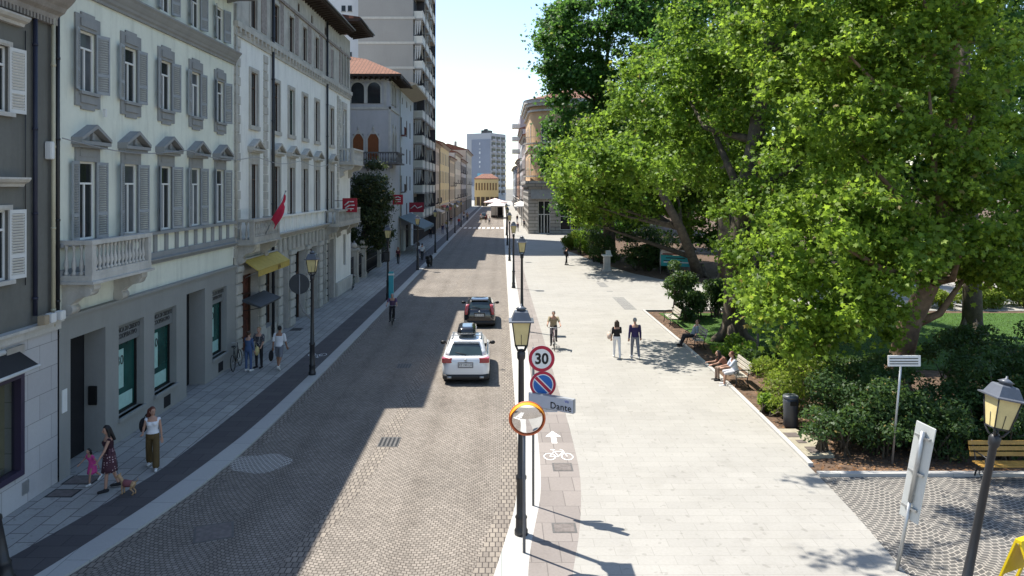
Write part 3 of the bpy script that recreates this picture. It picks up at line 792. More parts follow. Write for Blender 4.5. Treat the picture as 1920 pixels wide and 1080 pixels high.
b = MB(); facade(b, 32.45, 57.5, 14.95, 18.9, ur + at_, XF); b.build('frieze_wall', m_ps, T)
b = MB(); b.box(XF - .02, XF + .2, 32.5, 57.5, 14.7, 14.95); b.box(XF - .02, XF + .08, 32.5, 57.5, 14.35, 14.7)
for k in range(42): b.box(XF + .08, XF + .2, 32.8 + k * .59, 32.95 + k * .59, 14.5, 14.7)
b.build('string_course', m_ps, T)
for ya, yb, za in ((32.5, 33.25, 4.6), (36.55, 37.2, 6.2), (52.9, 53.5, 6.2)): b = MB(); quoins(b, ya, yb, za, 14.3, XF); b.build('quoins', m_ps, T)
b = MB()
for k in range(7): b.box(XF - .01, XF + .035, PY[0] + 1.1 + k * 2.9, PY[0] + 1.9 + k * 2.9, 15.2, 17.4)
b.box(XF - .01, XF + .1, 32.5, 57.5, 17.45, 17.6); b.build('frieze_panel', mat('sgraffito_panel', (.3, .26, .24), .9, .35, 5, stain=.4), T)
for y in PY:
    window(T, y, 6.2, .96, 2.55, w_brown, None, surround=surround_mesh(.96, 2.55, m_ps, .2, .62, .05, .08, 'pediment'))
    window(T, y, 10.55, .96, 2.5, w_brown if y not in (41.35,) else mat('green_window_wood', (.03, .07, .05), .6), g_curt if y in (44.2,) else None, surround=surround_mesh(.96, 2.5, m_ps, .17, .2, .2, .07))
    window(T, y, 15.1, .9, 2.0, w_brown, surround=surround_mesh(.9, 2.0, m_ps, .14, .15, .08, .05))
for h in ur[6:]: window(T, (h[0] + h[1]) / 2, h[2], .7, 2.5, w_brown, surround=surround_mesh(.7, 2.5, m_ps, .12, .2, .08, .08))
for h in at_: window(T, (h[0] + h[1]) / 2, h[2], .5, .5, w_brown, transom=0, mull=False)
h = tall[0]; window(T, 55.2, 9.6, 1.2, 3.8, w_white, g_curt, surround=surround_mesh(1.2, 3.8, C['stone'], .16, .5, .05, .1))
b = MB(); quoins(b, 53.7, 54.2, 9.4, 14.2, XF, .42, .04); b.build('pilaster', m_ps, T)
eave(T, 32.5, 54, 18.85, XF, 1.0, m_wood, .18, .55)
eave(T, 53.2, 59, 19.5, XF, 1.55, m_wood, .2, .6, rise=1.5)
# ground floor
GO = [(33.3, 35.7, -.2, 3.7), (36.6, 38.6, .7, 3.7), (39.5, 40.7, -.2, 3.7), (41.9, 44.2, -.2, 4.0), (45.2, 47.2, -.2, 4.0), (48.3, 49.0, -.2, 4.0), (50.0, 51.8, -.2, 4.1)]
b = MB(); facade(b, 32.47, 52.2, -.2, 4.6, GO, XF + .03, .55); b.build('ground_floor', m_ps, T)
b = MB(); facade(b, 52.25, 57.5, -.2, 4.6, [(54.9, 55.7, 1.9, 4.2)], XF + .05, .3); b.build('end_wall', m_p, T)
b = MB(); b.box(XF + .03, XF + .2, 52.25, 57.5, -.1, .95); b.build('plinth', C['stone'], T)
window(T, 55.3, 1.9, .8, 2.3, w_brown, mull=False)
for ya, yb in ((32.5, 33.25), (35.75, 36.5), (38.65, 39.4), (40.8, 41.8), (44.3, 45.1), (47.3, 48.2), (49.1, 49.9)):
    b = MB(); z = .02
    while z < 3.9:
        b.bbox(XF + .03, XF + .15, ya, yb, z, z + .46, .035); z += .49
    b.bbox(XF + .03, XF + .2, ya - .04, yb + .04, 3.95, 4.2, .03); b.build('pier', m_ps, T)
b = MB()
for k in range(16): b.bbox(XF + .03, XF + .13, 38.8 + k * .86, 39.3 + k * .86, 4.25, 4.95, .03)
cornice(b, 36.7, 52.2, 5.0, XF, .4, .3, 3); b.build('entablature', m_ps, T)
m_red = mat('dark_red_door', (.11, .02, .018), .6, .2)
for i, (ya, yb, za, zb) in enumerate(GO):
    b = MB(); m = (mat('shop_display', (.1, .03, .02), .6, .8, 4), g_curt, C['void'], C['void'], C['void'], w_brown, m_red)[i]
    b.box(XF - .5, XF - .42, ya, yb, -.1, zb)
    f = b.build('shop_window' if i < 2 else 'door', m, T)
    b = MB()
    for y in (ya, yb - .08, (ya + yb) / 2 - .04): b.box(XF - .42, XF - .34, y, y + .08, max(za, 0), zb)
    b.box(XF - .42, XF - .345, ya + .08, yb - .08, 2.6, 2.68); b.build('frame', w_brown, f)
b = MB(); b.box(XF + .02, XF + .07, 36.7, 49, 5.3, 6.1)
for k in range(9): b.box(XF + .07, XF + .13, 37 + k * 1.4, 37.4 + k * 1.4, 5.3, 6.1)
b.box(XF - .02, XF + .2, 36.7, 49, 6.1, 6.2); b.build('panel_strip', m_p, T)
m_st2 = mat('weathered_balcony_stone', (.42, .395, .35), .9, .2, 2, .3, stain=.5)
balcony(T, 32.7, 36.6, 5.2, XF, .8, m_st2, .9, True, .22)
balcony(T, 49.0, 56.6, 5.1, XF, .95, m_st2, .88, True, .26)
balcony(T, 53.6, 57.3, 9.35, XF, 1.05, C['stone'], .95, True, .25)
pipe(T, XF + .12, 37.75, .1, 18.8, C['dark'], .075); pipe(T, XF + .12, 49.5, .1, 18.8, C['dark'], .075); pipe(T, XF + .08, 32.6, 5.5, 15.7, m_ps, .05)

T = thing('awning', 'mustard yellow fabric awning over the shop beside the bank', 'awning', (XF, 35.5, 3.4))
b = MB(); b.prism_y([(XF + .16, 4.42), (XF + .16, 4.37), (XF + .8, 3.92), (XF + .83, 3.96)], 33.3, 38.2); b.build('canopy', mat('mustard_awning_cloth', (.5, .37, .09), .8, .12, 3), T)
b = MB(); b.box(XF + .81, XF + .825, 33.3, 38.2, 3.68, 3.93); b.build('valance', mat('mustard_valance', (.47, .34, .08), .8, .12, 3), T)
lettering('lettering', 'SPA', .3, mat('brown_lettering', (.14, .07, .02), .7), T, (.835, .9, .4), (R(90), 0, R(90)), .003)
b = MB()
for y in (33.5, 38.0): b.tube([(XF + .16, y, 3.6), (XF + .8, y, 3.92)], .02, 6)
b.tube([(XF + .18, 33.3, 4.45), (XF + .18, 38.2, 4.45)], .05, 8); b.build('frame', C['steel'], T)
T = thing('canopy', 'small dark canopy over the narrow shop door under the yellow awning', 'canopy', (XF, 34.5, 2.4))
b = MB(); b.prism_y([(XF + .15, 2.68), (XF + .15, 2.58), (XF + .95, 2.28), (XF + .97, 2.36)], 33.15, 36.2); b.build('cover', mat('slate_canopy', (.05, .055, .06), .6), T)
b = MB(); [b.tube([(XF + .15, y, 2.15), (XF + .93, y, 2.3)], .018, 6) for y in (33.3, 36.05)]; b.build('bracket', C['dark'], T)

T = thing('flag', 'red flag hanging from a tilted pole above the palazzo balcony', 'flag', (XF + .8, 36.5, 6))
b = MB(); b.tube([(XF + .75, 34.5, 5.5), (XF + 1.5, 35.1, 7.45)], [.03, .02], 8); b.ell((XF + 1.51, 35.11, 7.48), (.05, .05, .05)); b.build('pole', C['steel'], T)
b = MB(); n = 10; rows = []
for i in range(n + 1):
    t = i / n; p = Vector((XF + 1.46, 35.06, 7.35)).lerp(Vector((XF + 1.0, 34.7, 6.15)), t)
    rows.append([(p.x + .28 * u * (.3 + t) + .06 * math.sin(6 * u + 5 * t), p.y - .7 * u * (.2 + t * .8), p.z - u * (.62 - .2 * t) + .05 * math.sin(9 * u)) for u in (k / 8 for k in range(9))])
vs = [q for r in rows for q in r]; b.add(vs, [(i * 9 + k, i * 9 + k + 1, (i + 1) * 9 + k + 1, (i + 1) * 9 + k) for i in range(n) for k in range(8)], True)
b.add([(x + .006, y, z) for x, y, z in vs], [(i * 9 + k, (i + 1) * 9 + k, (i + 1) * 9 + k + 1, i * 9 + k + 1) for i in range(n) for k in range(8)], True)
b.build('cloth', mat('red_flag_cloth', (.5, .02, .05), .8, .15), T, fix=False)
def shop_sign(label, x0, x1, y, z0, z1, marks):
    T = thing('shop_sign', label, 'sign', (x0, y, z0), 0, 'red projecting shop signs')
    b = MB(); b.bbox(x0, x1, y - .09, y + .09, z0, z1, .015); b.build('board', mat('red_sign_board', (.36, .012, .03), .45, .08), T)
    b = MB(); [b.box(XF - .02, x0, y - .02, y + .02, z, z + .04) for z in (z0 + .15, z1 - .2)]; b.build('bracket', C['dark'], T)
    b = MB(); w, h = x1 - x0, z1 - z0
    for u0, v0, u1, v1, th in marks: b.tube([(x0 + u0 * w, y - .1, z0 + v0 * h), (x0 + u1 * w, y - .1, z0 + v1 * h)], th, 6)
    b.build('emblem', w_white, T)
shop_sign('large red projecting sign with a white zigzag emblem at the end of the palazzo balcony', XF + .6, XF + 1.6, 52.0, 5.92, 6.9, [(.15, .5, .45, .75, .04), (.45, .75, .8, .75, .04), (.2, .3, .5, .5, .04), (.5, .5, .85, .5, .04), (.6, .3, .6, .1, .03), (.2, .25, .8, .25, .03)])
shop_sign('small red projecting sign with white wavy marks at the corner of the gothic house', XF + .15, XF + 1.2, 79.3, 5.8, 6.85, [(.2, .7, .5, .8, .05), (.5, .8, .8, .65, .05), (.2, .5, .8, .5, .04), (.2, .3, .8, .3, .04)])
# ================= gothic house behind its garden
def turned(b, x0, y):
    """builder geometry made for a +X front at (0, u, z) turned to face the viewer (-Y): u runs along +X from x0"""
    b.v = [(x0 + v, y - u, z) for u, v, z in b.v]
T = thing('gothic_house', 'grey gothic revival house with a tiled hip roof, twin pointed windows and a corner balcony', 'house', (XF, 78, 0))
m_go = mat('lilac_grey_render', (.44, .43, .44), .9, .08, .7, .1, stain=.3)
GX, GY = -16.5, 78.0
b = MB()
facade(b, 0, -XF + GX if False else XF - GX, -.2, 19.0, [(1.0, 2.1, 11.2, 13.2), (2.55, 3.7, 10.5, 13.2), (.8, 2.2, 16.4, 18.6), (2.5, 3.9, 16.4, 18.6), (2.2, 3.3, 4.5, 7)], 0, .3); turned(b, GX, GY)
facade(b, GY, 85, -.2, 19.0, [(79.6, 80.6, 10.6, 13.6), (81.5, 82.5, 10.6, 13.6), (79.3, 80.4, 16.4, 18.6), (81.2, 82.3, 16.4, 18.6), (80, 81, 5, 7.5)], XF, .3)
b.build('wall', m_go, T)
def arched(parent, w, h, m, gm, loc, rz, point=True, frame_m=None):
    """pointed (ogee) or round-headed window with its stone frame and leaf"""
    n = 9
    def outline(W, Hh, d):
        pts = [(-W / 2, 0), (W / 2, 0), (W / 2, Hh - W * .55)]
        for k in range(1, n):
            t = k / n
            if point: pts.append((W / 2 * (1 - t) ** .75 * (1 + .12 * math.sin(t * math.pi)), Hh - W * .55 + W * .72 * t ** 1.15))
            else: pts.append((W / 2 * math.cos(t * math.pi / 2), Hh - W * .5 + W * .5 * math.sin(t * math.pi / 2)))
        top = (0, Hh + (W * .25 if point else 0))
        return pts + [top] + [(-x, z) for x, z in pts[:1:-1]]
    o = outline(w, h, 0); q = outline(w + .34, h + .17, 0); q[0] = (q[0][0], 0); q[1] = (q[1][0], 0)
    b = MB(); k = len(o)
    vs = [(.08, y, z) for y, z in o] + [(.08, y, z) for y, z in q] + [(-.05, y, z) for y, z in o] + [(-.05, y, z) for y, z in q]
    b.add(vs, [f for i in range(k) for j in [(i + 1) % k] for f in ((i, j, k + j, k + i), (i, 2 * k + i, 2 * k + j, j), (k + i, k + j, 3 * k + j, 3 * k + i))])
    if point: b.ell((.06, 0, h + w * .5), (.07, .11, .16)); b.tube([(.05, 0, h + w * .2), (.05, 0, h + w * .75)], .05, 6)
    f = put('window', b.mesh('window', frame_m or C['stone']), parent, loc, rz)
    b = MB(); b.add([(-.02, y, z) for y, z in o], [tuple(range(k))]); b.box(-.02, .02, -.02, .02, 0, h * .9)
    sub('pane', b.mesh('pane', gm), f)
    return f
m_ora = mat('rust_orange_shutter', (.2, .065, .02), .7, .12, 4)
arched(T, 1.1, 2.2, None, m_ora, (GX + 1.55, GY, 11.0), R(-90))
arched(T, 1.15, 2.9, None, m_ora, (GX + 3.12, GY, 10.4), R(-90))
for x in (1.5, 3.2): arched(T, 1.35, 2.2, None, C['glass'], (GX + x, GY, 16.4), R(-90), False)
for y in (79.85, 81.75):
    arched(T, 1.05, 2.2, None, C['glass'], (XF, y, 16.4), 0, False)
    arched(T, 1.05, 3.0, None, g_curt, (XF, y + .25, 10.6), 0)
window(T, 0, 0, 1.1, 2.5, w_brown, px=(GX + 2.75, GY, 4.5), rz=R(-90)); window(T, 80.5, 5, 1, 2.5, w_brown)
b = MB(); b.box(GX, XF + .1, GY - .1, GY + .1, 15.8, 16.05); b.box(XF - .1, XF + .1, GY - .1, 85, 15.8, 16.05); b.box(GX, XF + .15, GY - .15, GY, 18.75, 18.95); b.box(XF - .1, XF + .15, GY - .15, 85, 18.75, 18.95)
for z0, z1 in ((10.2, 15.8),): b.box(XF - .14, XF + .08, GY - .08, GY + .14, z0, z1)
for x in (GX + 4.2, GX + .3): b.box(x, x + .3, GY - .06, GY, 16.05, 18.75)
b.build('string_course', C['stone'], T)
m_bdark = mat('sooty_balcony_stone', (.13, .125, .125), .9, .2, 2, .2, stain=.4)
b = MB(); b.box(XF - 3.2, XF + .95, GY - .95, GY, 10.05, 10.22); b.box(XF, XF + .95, GY, 82.5, 10.05, 10.22)
for x in (XF - 2.6, XF - 1.2, XF + .05): b.prism([(x, GY - .8), (x + .3, GY - .8), (x + .3, GY), (x, GY)], 9.6, 10.05)
b.lathe((XF - 2.2, GY - .45, 9.3), [(.08, 0), (.22, .3), (.3, .7)], 8); b.build('balcony', m_bdark, T)
b = MB(); b.box(XF - 3.2, XF + .95, GY - .95, GY - .8, 11.15, 11.3); b.box(XF + .8, XF + .95, GY - .8, 82.5, 11.15, 11.3); b.build('railing', m_bdark, T)
b = MB()
for k in range(15): baluster(b, (XF - 3.1 + k * .28, GY - .87, 10.22), .93, .075)
for k in range(13): baluster(b, (XF + .87, GY - .5 + k * .27, 10.22), .93, .075)
b.build('balustrade', m_bdark, T)
b = MB(); ex0, ex1, ey0, ey1, ez = GX - 6, XF + 1.35, GY - 1.35, 87, 19.3
b.add([(ex0, ey0, ez), (ex1, ey0, ez), (ex1, ey1, ez), (ex0, ey1, ez), (GX - 1, GY + 4.5, ez + 2.9), (XF - 3.2, GY + 3.9, ez + 2.4)], [(0, 1, 5, 4), (1, 2, 5), (2, 3, 4, 5), (3, 0, 4)]); b.build('roof', m_tile, T)
b = MB(); b.box(ex0, ex1 - .02, ey0 + .02, ey1, ez - .22, ez - .01)
for k in range(12): b.box(GX + k * .55, GX + .14 + k * .55, GY - 1.25, GY, ez - .45, ez - .22)
for k in range(12): b.box(XF, XF + 1.25, GY + k * .6, GY + .14 + k * .6, ez - .45, ez - .22)
b.build('eave', m_wood, T)
b = MB(); shell(b, -26, XF - .01, GY + .4, 85, -.2, 18.9); b.build('rear_wall', m_go, T)
b = MB(); b.box(-26, -16.6, 61, 77.3, -.2, 24); b.build('unseen_shade_block', m_go, T)  # unseen block added to keep the pavement by the garden in shade
# gate pillars and garden railing
for y, lab in ((60.2, 'square stone gate pillar nearest the palazzo, ball on top'), (63.6, 'square stone gate pillar in the middle of the garden front'), (71.5, 'square stone gate pillar nearest the gothic house')):
    T = thing('gate_pillar', lab, 'pillar', (XF, y, 0), 0, 'gate pillars of the garden')
    b = MB(); b.bbox(XF - .5, XF + .1, y - .3, y + .3, -.1, 2.5, .02); b.box(XF - .56, XF + .16, y - .36, y + .36, -.1, .4); b.build('shaft', m_st2, T)
    b = MB(); b.bbox(XF - .62, XF + .22, y - .42, y + .42, 2.5, 2.72, .04); b.ell((XF - .2, y, 2.95), (.24, .24, .24), 12, 8); b.build('cap', m_st2, T)
T = thing('garden_railing', 'dark iron railing and gates between the stone pillars of the garden', 'railing', (XF, 66, 0))
b = MB()
for k in range(150): b.tube([(XF - .2, 57.7 + k * .135, .1), (XF - .2, 57.7 + k * .135, 2.1)], .013, 4)
for z in (.25, 1.2, 1.95): b.box(XF - .22, XF - .18, 57.6, 77.9, z, z + .05)
b.build('bars', C['dark'], T)
# ================= plain modern block
T = thing('modern_block', 'plain pale blue modern block with small windows and a sloping cream soffit', 'building', (XF, 92, 0))
m_mo = mat('ice_blue_render', (.55, .58, .6), .9, .05, .7, .05, stain=.12)
rows = [(3.9, 5.7), (7.2, 9.0), (10.5, 12.3), (13.8, 15.8)]
hs = [(y - .55, y + .55, a, c) for a, c in rows for y in (87, 92, 95.3)] + [(y - .4, y + .4, 17.4, 18.2) for y in (88, 92, 96)]
b = MB(); facade(b, 85.05, 98.7, -.2, 18.8, hs + [(86, 89, -.2, 3), (91, 96, -.2, 3)], XF, .3); shell(b, -26, XF, 85.05, 98.7, -.2, 18.8); b.build('wall', m_mo, T)
for h in hs: window(T, (h[0] + h[1]) / 2, h[2], round(h[1] - h[0], 2), round(h[3] - h[2], 2), w_brown, transom=0)
for z in (7.0, 13.6):
    b = MB(); b.box(XF, XF + .5, 86.2, 87.8, z, z + .12)
    for k in range(9): b.box(XF + .44, XF + .48, 86.2 + k * .195, 86.24 + k * .195, z + .12, z + .95)
    b.box(XF + .42, XF + .5, 86.2, 87.8, z + .95, z + 1.0); b.build('balcony', m_red if z > 10 else C['dark'], T)
b = MB(); b.box(XF - .4, XF - .35, 86, 96, -.1, 3.1); b.build('shop_window', C['void'], T)
b = MB(); b.prism_y([(XF - .1, 18.8), (XF + 1.9, 19.3), (XF + 1.95, 19.5), (XF - 8, 21), (XF - 8, 18.9)], 84.9, 98.8); b.build('roof', mat('cream_soffit', (.48, .42, .32), .85, .1), T)
pipe(T, XF + .1, 85.3, .1, 18.8, m_st2, .06)
T = thing('awning', 'grey green shop awning spread over people on the pavement', 'awning', (XF, 90, 3))
b = MB(); b.prism_y([(XF, 4.3), (XF, 4.24), (XF + 2.9, 2.85), (XF + 2.95, 2.92)], 84.5, 96.5); b.box(XF + 2.92, XF + 2.94, 84.5, 96.5, 2.6, 2.9); b.build('canopy', mat('grey_green_canvas', (.15, .19, .2), .85, .1, 2), T)
b = MB(); [b.tube([(XF, y, 2.9), (XF + 2.85, y, 2.85)], .025, 6) for y in (84.7, 96.3)]; b.build('frame', C['steel'], T)
T = thing('shop_sign', 'low dark red shop sign sticking out just above the grey green awning', 'sign', (XF, 92, 4.55), 0, 'red projecting shop signs')
b = MB(); b.bbox(XF + .3, XF + 2.1, 91.9, 92.1, 4.55, 5.75, .02); b.build('board', mat('crimson_board', (.3, .015, .035), .5), T)
b = MB(); b.tube([(XF + .5, 91.88, 5.0), (XF + 1.0, 91.88, 5.4), (XF + 1.3, 91.88, 5.05), (XF + 1.9, 91.88, 5.3)], .06, 6); b.build('emblem', w_white, T)
# ================= high-rise
T = thing('high_rise', 'tall grey brown apartment tower with pale floor bands and glazed corner balconies', 'tower', (XF, 100, 0))
m_h = mat('grey_brown_tower_render', (.33, .31, .285), .9, .05, .4, .05, stain=.1)
TX, TY, TE, TH = -19.2, 100.2, 121, 52
b = MB(); b.box(TX, XF - .2, TY, TE, -.2, TH); b.build('wall', m_h, T)
b = MB()
for k in range(15): b.box(TX - .01, XF + .02, TY - .06, TY + .1, 3.4 + k * 3.35, 3.72 + k * 3.35)
b.build('floor_band', mat('cream_floor_band', (.5, .47, .42), .85, .1), T)
m_bal = mat('pale_balcony_panel', (.6, .58, .52), .7, .08, 3)
m_cur = mat('striped_blind', (.5, .49, .47), .8, .25, 9)
def hr_bal():
    b = MB(); b.box(0, 1.25, 0, 3.6, -.22, 0); return b.mesh('balcony', m_h)
def hr_pan():
    b = MB(); b.box(1.2, 1.25, .02, 3.58, 0, .95); b.box(.02, 1.2, .02, .06, 0, .95); b.box(0.02, 1.2, 3.54, 3.58, 0, .95); b.box(1.16, 1.29, 0, 3.6, .95, 1.0); return b.mesh('panel', m_bal)
def hr_scr():
    b = MB()
    for k in range(3): b.add([(.2 + k * .3, .1, 3.05), (.45 + k * .3, .1, 3.05), (.35 + k * .3, .1, 1.2 + .3 * k), (.15 + k * .3, .1, 1.0)], [(0, 1, 2, 3)])
    b.add([(.95, .1, 3.05), (1.2, .1, 3.0), (1.15, 2, 1.6), (1.0, 2, 1.5)], [(0, 1, 2, 3)])
    return b.mesh('blind', m_cur)
def hr_win():
    b = MB(); b.box(.02, .05, .3, 3.3, 0.05, 2.7); return b.mesh('window', g_curt)
hb, hp, hs_, hw = hr_bal(), hr_pan(), hr_scr(), hr_win()
for k in range(14):
    for j in range(4):
        o = put('balcony', hb, T, (XF - .2, TY + .3 + j * 5.1, 3.6 + k * 3.35)); sub('panel', hp, o); sub('window', hw, o)
        if (k * 3 + j) % 4: sub('blind', hs_, o)
b = MB(); b.box(XF - .2, XF + 1.0, TE - .4, TE, -.2, TH); b.box(XF - .2, XF + .9, TY + 4.1, TY + 4.4, 3, TH); b.build('fin', mat('dark_tower_fin', (.06, .055, .06), .8), T)
b = MB(); b.box(XF - .19, XF - .1, TY + .4, TE - .6, 0, 3.0); b.build('shop_window', C['void'], T)
T = thing('white_tower', 'white apartment block with tiny square windows rising behind the palazzo roof', 'tower', (-23, 108, 0))
b = MB(); b.box(-32, -18.9, 106, 120, -.2, 48); b.build('wall', mat('white_tower_render', (.6, .61, .62), .9, .05, .5, .05), T)
for x in (-22.4, -21.5, -27):
    for k in range(5):
        b = MB(); b.box(x - .28, x + .28, 105.93, 106.02, 32.6 - k * 3.3, 33.4 - k * 3.3); f = b.build('window', C['glass'], T)
        b = MB(); b.box(x - .34, x + .34, 105.9, 106.0, 32.5 - k * 3.3, 32.6 - k * 3.3); b.build('sill', m_h, f)

# ================= the far rows of houses
def row_house(label, y0, y1, H, col, cols, floors, base_col, side=-1, x=XF, roof=None, shut=None, seed=0, bal=(), set_back=0, gh=4.2, roofdrop=0):
    rng = random.Random(seed)
    T = thing('row_house', label, 'house', (0, y0, 0), 0, 'houses lining the far street')
    m = mat('render_%d' % (seed + 100), col, .9, .08, .5, .05, stain=.25); mb = mat('base_%d' % (seed + 100), base_col, .85, .12, .5)
    fh = (H - gh - .8) / floors; w = .95; hs = []
    for f in range(floors):
        for c in range(cols):
            y = y0 + (c + .5) * (y1 - y0) / cols; hs.append((y - w / 2, y + w / 2, gh + .7 + f * fh, gh + .7 + f * fh + min(2.1, fh * .66)))
    sh = []
    n = max(2, cols)
    for c in range(n):
        y = y0 + (c + .5) * (y1 - y0) / n; sh.append((y - .36 * (y1 - y0) / n, y + .36 * (y1 - y0) / n, -.2, 3.2))
    M = Matrix.Identity(4) if side < 0 else Matrix.Scale(-1, 4, (1, 0, 0))
    def fin(b, name, mm, par=T):
        if side > 0: b.v = [(-v[0], v[1], v[2]) for v in b.v]
        return b.build(name, mm, par)
    X = x if side < 0 else -x
    b = MB(); facade(b, y0, y1, gh, H, hs, X, .25); shell(b, X - 13, X, y0, y1, gh - .01, H); fin(b, 'wall', m)
    b = MB(); facade(b, y0, y1, -.2, gh, sh, X + .05, .5); b.box(X - .02, X + .25, y0, y1, gh - .12, gh + .1); b.quad((X - 13, y0, -.2), (X + .05, y0, -.2), (X + .05, y0, gh), (X - 13, y0, gh)); fin(b, 'ground_floor', mb)
    for i, (a, c, d, e) in enumerate(sh):
        b = MB(); b.box(X - .42, X - .38, a, c, -.15, 3.2); fin(b, 'shop_window', C['void'] if i % 2 else C['glass'])
    for i, (a, c, d, e) in enumerate(hs):
        lx, rz = (X, 0) if side < 0 else (-X, R(180))
        window(T, 0, 0, w, round(e - d, 2), w_white, C['glass'] if rng.random() < .6 else g_curt, shut=shut, px=(lx, (a + c) / 2, d), rz=rz, transom=0, surround=surround_mesh(w, round(e - d, 2), m_st2 if seed % 2 else C['stone'], .12, .14, .1, .05))
        if i // cols in bal and i % 2 == 0:
            b = MB(); b.box(X, X + .8, a - .5, c + .5, d - .2, d - .06); b.box(X + .74, X + .8, a - .5, c + .5, d + .8, d + .86)
            for k in range(9): b.box(X + .75, X + .79, a - .5 + k * .235, a - .46 + k * .235, d - .06, d + .8)
            fin(b, 'balcony', C['dark'])
    b = MB(); cornice(b, y0, y1, H - .45, X, .55, .5, 3); fin(b, 'cornice', mat('far_cornice', (.33, .3, .26), .9, .1))
    b = MB(); b.prism_y([(X + .75, H + .05), (X + .78, H + .17), (X - 6, H + 2.2), (X - 12, H + .1)], y0 - .05, y1 + .05); fin(b, 'roof', roof or m_tile)
    b = MB(); b.tube([(X + .1, y0 + .15, 0), (X + .1, y0 + .15, H - .4)], .07, 6); fin(b, 'downpipe', C['dark'])
    if seed % 3 == 0:
        b = MB(); b.box(X - 4, X - 3.2, y0 + 2, y0 + 2.7, H + 1, H + 3); fin(b, 'chimney', mb)
    return T
row_house('beige town house with tall white framed windows just past the high-rise', 121.2, 140, 15.2, (.6, .54, .46), 6, 3, (.42, .38, .32), seed=1, bal=(0,))
row_house('bright yellow plastered town house on the left of the far street', 140.1, 166, 15.9, (.70, .60, .34), 6, 3, (.5, .47, .42), seed=2)
row_house('narrow apricot house with a dark roof beyond the yellow one', 166.1, 186, 14.2, (.64, .54, .38), 5, 3, (.4, .35, .3), seed=3, bal=(1,))
row_house('pale cream house with iron balconies in the middle of the far left row', 186.1, 214, 16.2, (.66, .62, .5), 6, 3, (.45, .4, .33), seed=4, bal=(0, 1))
row_house('light grey house with dark balconies in the far left row', 214.1, 246, 15.4, (.48, .48, .46), 6, 3, (.35, .33, .3), seed=5, bal=(0, 2), shut=w_shutg)
row_house('tall sandy house closing the far left row', 246.1, 292, 19.8, (.56, .48, .36), 7, 4, (.4, .37, .32), seed=6, bal=(1,))
# right-hand row
RX = 4.9
row_house('pinkish grey house with awnings behind the rounded corner building', 150, 178, 18, (.47, .4, .37), 6, 4, (.42, .4, .37), side=1, x=RX, seed=7, bal=(0, 1, 2))
row_house('narrow pale grey house with balconies on the right of the far street', 178.1, 205, 21.5, (.5, .48, .46), 5, 5, (.4, .38, .36), side=1, x=RX + .2, seed=8, bal=(1, 2, 3))
row_house('slim terracotta house on the right of the far street', 205.1, 240, 15.0, (.45, .27, .19), 6, 3, (.38, .34, .3), side=1, x=RX + .1, seed=9, bal=(0, 1))
row_house('dim blue grey house farthest along on the right', 240.1, 300, 14.0, (.33, .36, .4), 7, 3, (.3, .3, .3), side=1, x=RX - .2, seed=10)
T = thing('apartment_house', 'tall rose grey apartment house with side balconies behind the right row', 'building', (9, 232, 0))
b = MB(); b.box(5.2, 16, 206, 235, 12, 27.5); b.build('wall', mat('rose_grey_render', (.4, .36, .36), .9, .06), T)
for z in (17, 20.5, 24):
    b = MB(); b.box(3.0, 5.2, 207, 212, z, z + .2); b.box(3.0, 3.1, 207, 212, z + .2, z + 1.1); b.box(3.1, 5.2, 207, 207.1, z + .2, z + 1.1); b.build('balcony', m_bal, T)

# yellow building across the end of the street, office tower behind it
T = thing('yellow_building', 'yellow building with a red roof closing the end of the street', 'building', (-6, 300, 0))
b = MB(); b.box(-10.8, -1.2, 300, 318, 3.6, 11); b.build('wall', mat('saffron_render', (.78, .6, .3), .9, .06), T)
b = MB(); b.box(-10.8, -1.2, 300.2, 318, -.2, 3.6); b.build('ground_floor', mat('dim_arcade', (.12, .09, .07), .9), T)
b = MB(); b.box(-10.9, -1.1, 299.9, 318.1, 10.7, 11.0); b.add([(-11, 299.6, 11), (-1, 299.6, 11), (-1, 318, 11), (-11, 318, 11), (-8, 308, 13), (-4, 308, 13)], [(0, 1, 5, 4), (1, 2, 5), (2, 3, 4, 5), (3, 0, 4)]); b.build('roof', m_tile, T)
for k in range(8):
    b = MB(); b.box(-10.3 + k * 1.13, -9.8 + k * 1.13, 299.93, 300.02, 6.3, 9.2); f = b.build('window', mat('brown_louvre', (.2, .11, .05), .8), T)
for k in range(5):
    b = MB(); b.box(-10.4 + k * 1.85, -10.0 + k * 1.85, 300.0, 300.3, -.2, 3.6); b.build('pier', mat('saffron_render', (0, 0, 0)), T)
T = thing('office_tower', 'distant blue grey office tower with white vertical sign marks and a gridded side', 'tower', (-12.9, 424, 0), R(-30))
m_of = mat('blue_slate_panel', (.25, .27, .32), .6, .08, .1); m_ofs = mat('pale_tower_frame', (.45, .45, .46), .8, .08)
def lb(b, name, m): return b.build(name, m, T, True)
b = MB(); b.box(-8, 8, 0, 17, -.2, 38); lb(b, 'wall', m_ofs)
b = MB(); b.box(-4.6, 7.7, -.25, 0, 8, 34.5); lb(b, 'front_panel', m_of)
b = MB()
for k, (w, h) in enumerate(((.5, 1.2), (1.1, .3), (.9, 1.3), (.4, .9), (1, 1.1), (.5, 1.2))): b.box(.9 - w / 2, .9 + w / 2, -.3, -.25, 31.5 - k * 2.6, 31.5 + h - k * 2.6)
lb(b, 'sign_mark', w_white)
b = MB(); b.box(-.6, 3.6, -.32, -.25, 11.8, 15.2); lb(b, 'banner', mat('cyan_banner', (.2, .5, .6), .6))
